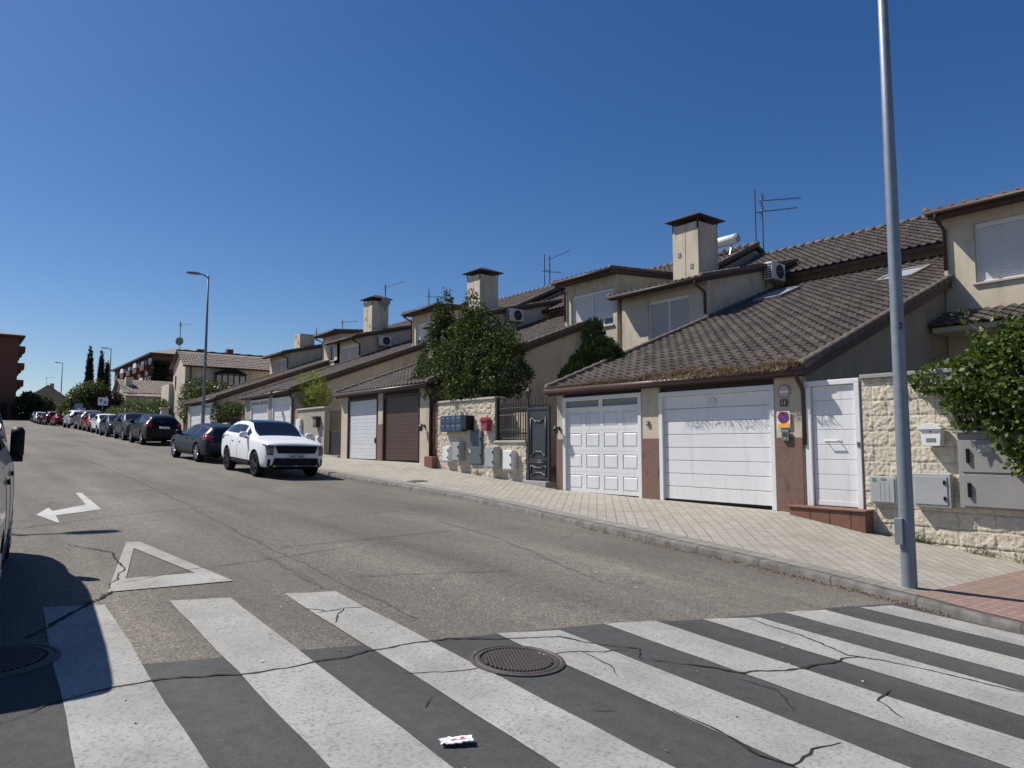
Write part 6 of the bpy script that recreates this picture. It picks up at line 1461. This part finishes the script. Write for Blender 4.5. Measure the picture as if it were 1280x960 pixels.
hedge('pale bushy hedge nearest the end of the terraced row', 12.0, 12.2, 55.5, 61, 4.7, 5200, 'hedge', 43)
r = thing('gate_pillar', (10.9,87,3.3), 'tan gate pillar standing at the driveway gap between the cars', 'pillar'); q = MB(); q.box(9.95+.55,10.9+.1,86.6,87.2,3.0,5.25); q.build('shaft', M['cream'], r, bevel=.03); q = MB(); q.box(10.44,11.06,86.54,87.26,5.252,5.36); q.build('cap', M['coping'], r)
def road_sign(label, x, y, zc, w, h, m, mark=True):
    z = gz(x, y); r = thing('street_sign', (x, y, z), label, 'sign'); q = MB(); q.tube([(x,y,z-.1),(x,y,zc+h/2)], .035, 8); q.build('post', M['galv'], r)
    q = MB(); q.box(x-w/2,x+w/2,y-.06,y-.036,zc-h/2,zc+h/2); p = q.build('panel', m, r, bevel=.005)
    if mark:
        q = MB(); q.box(x-w*.36,x-w*.05,y-.066,y-.0605,zc-h*.1,zc+h*.34); q.box(x+w*.08,x+w*.36,y-.066,y-.0605,zc-h*.34,zc+h*.1); q.build('panel_marking', mat('sign_grey_blue', (.20,.26,.42), rough=.5) , p)
road_sign('white rectangular street sign before the purple tree', 12.8, 88, 6.2, .95, .85, M['signwhite'])
road_sign('blue rectangular street sign over the silver SUV', 10.55, 88, 5.55, .8, .75, mat('sign_mid_blue', (.10,.20,.36), rough=.4))
r = thing('low_fence', (11.2,58,2.3), 'low pale metal fence behind the black SUV', 'fence'); q = MB()
q.tube([(11.3,55,3.55),(11.3,63,3.9)], .04, 6); q.tube([(11.3,55,3.0),(11.3,63,3.35)], .03, 6); q.build('rail', M['metalgrey'], r)
q = MB(); [q.tube([(11.3,55+i*2,2.0+.08*i),(11.3,55+i*2,3.62+.09*i)], .05, 6) for i in range(5)]; q.build('post', M['metalgrey'], r)

# ------------------------------------------------------------ light, sky, camera
AZ, EL = -31, 51
w = bpy.data.worlds.new('World'); S.world = w; w.use_nodes = True; nt = w.node_tree
bg = nt.nodes['Background']; sky = nt.nodes.new('ShaderNodeTexSky'); sky.sky_type = 'NISHITA'; sky.sun_disc = False
sky.sun_elevation = R(EL); sky.sun_rotation = R(AZ); sky.altitude = 600; sky.air_density = 1.0; sky.dust_density = .7; sky.ozone_density = 3.0
hs = nt.nodes.new('ShaderNodeHueSaturation'); hs.inputs['Saturation'].default_value = 1.30; hs.inputs['Hue'].default_value = .509; hs.inputs['Value'].default_value = 1.0
nt.links.new(sky.outputs[0], hs.inputs['Color']); nt.links.new(hs.outputs[0], bg.inputs[0]); bg.inputs[1].default_value = .074
sd = bpy.data.lights.new('sun', 'SUN'); sd.energy = 5.0; sd.angle = R(.53); sd.color = (1, .955, .89)
so = bpy.data.objects.new('sun', sd); COL.objects.link(so)
dv = Vector((-math.sin(R(AZ))*math.cos(R(EL)), -math.cos(R(AZ))*math.cos(R(EL)), -math.sin(R(EL))))
so.rotation_euler = dv.to_track_quat('-Z', 'Y').to_euler(); so.location = (-20, 30, 40)
cd = bpy.data.cameras.new('camera'); co = bpy.data.objects.new('camera', cd); COL.objects.link(co); S.camera = co
cd.sensor_fit = 'HORIZONTAL'; cd.sensor_width = 36; cd.lens = 36*888/1280; cd.clip_start = .05; cd.clip_end = 3000
yaw, pit = math.atan(700/888), math.atan(75/888)
fwd = Vector((math.sin(yaw)*math.cos(pit), math.cos(yaw)*math.cos(pit), math.sin(pit)))
co.location = (0, 0, 1.6); co.rotation_euler = fwd.to_track_quat('-Z', 'Y').to_euler()
S.view_settings.view_transform = 'Standard'; S.view_settings.look = 'None'; S.view_settings.exposure = .28; S.view_settings.gamma = 1; S.view_settings.use_curve_mapping = False
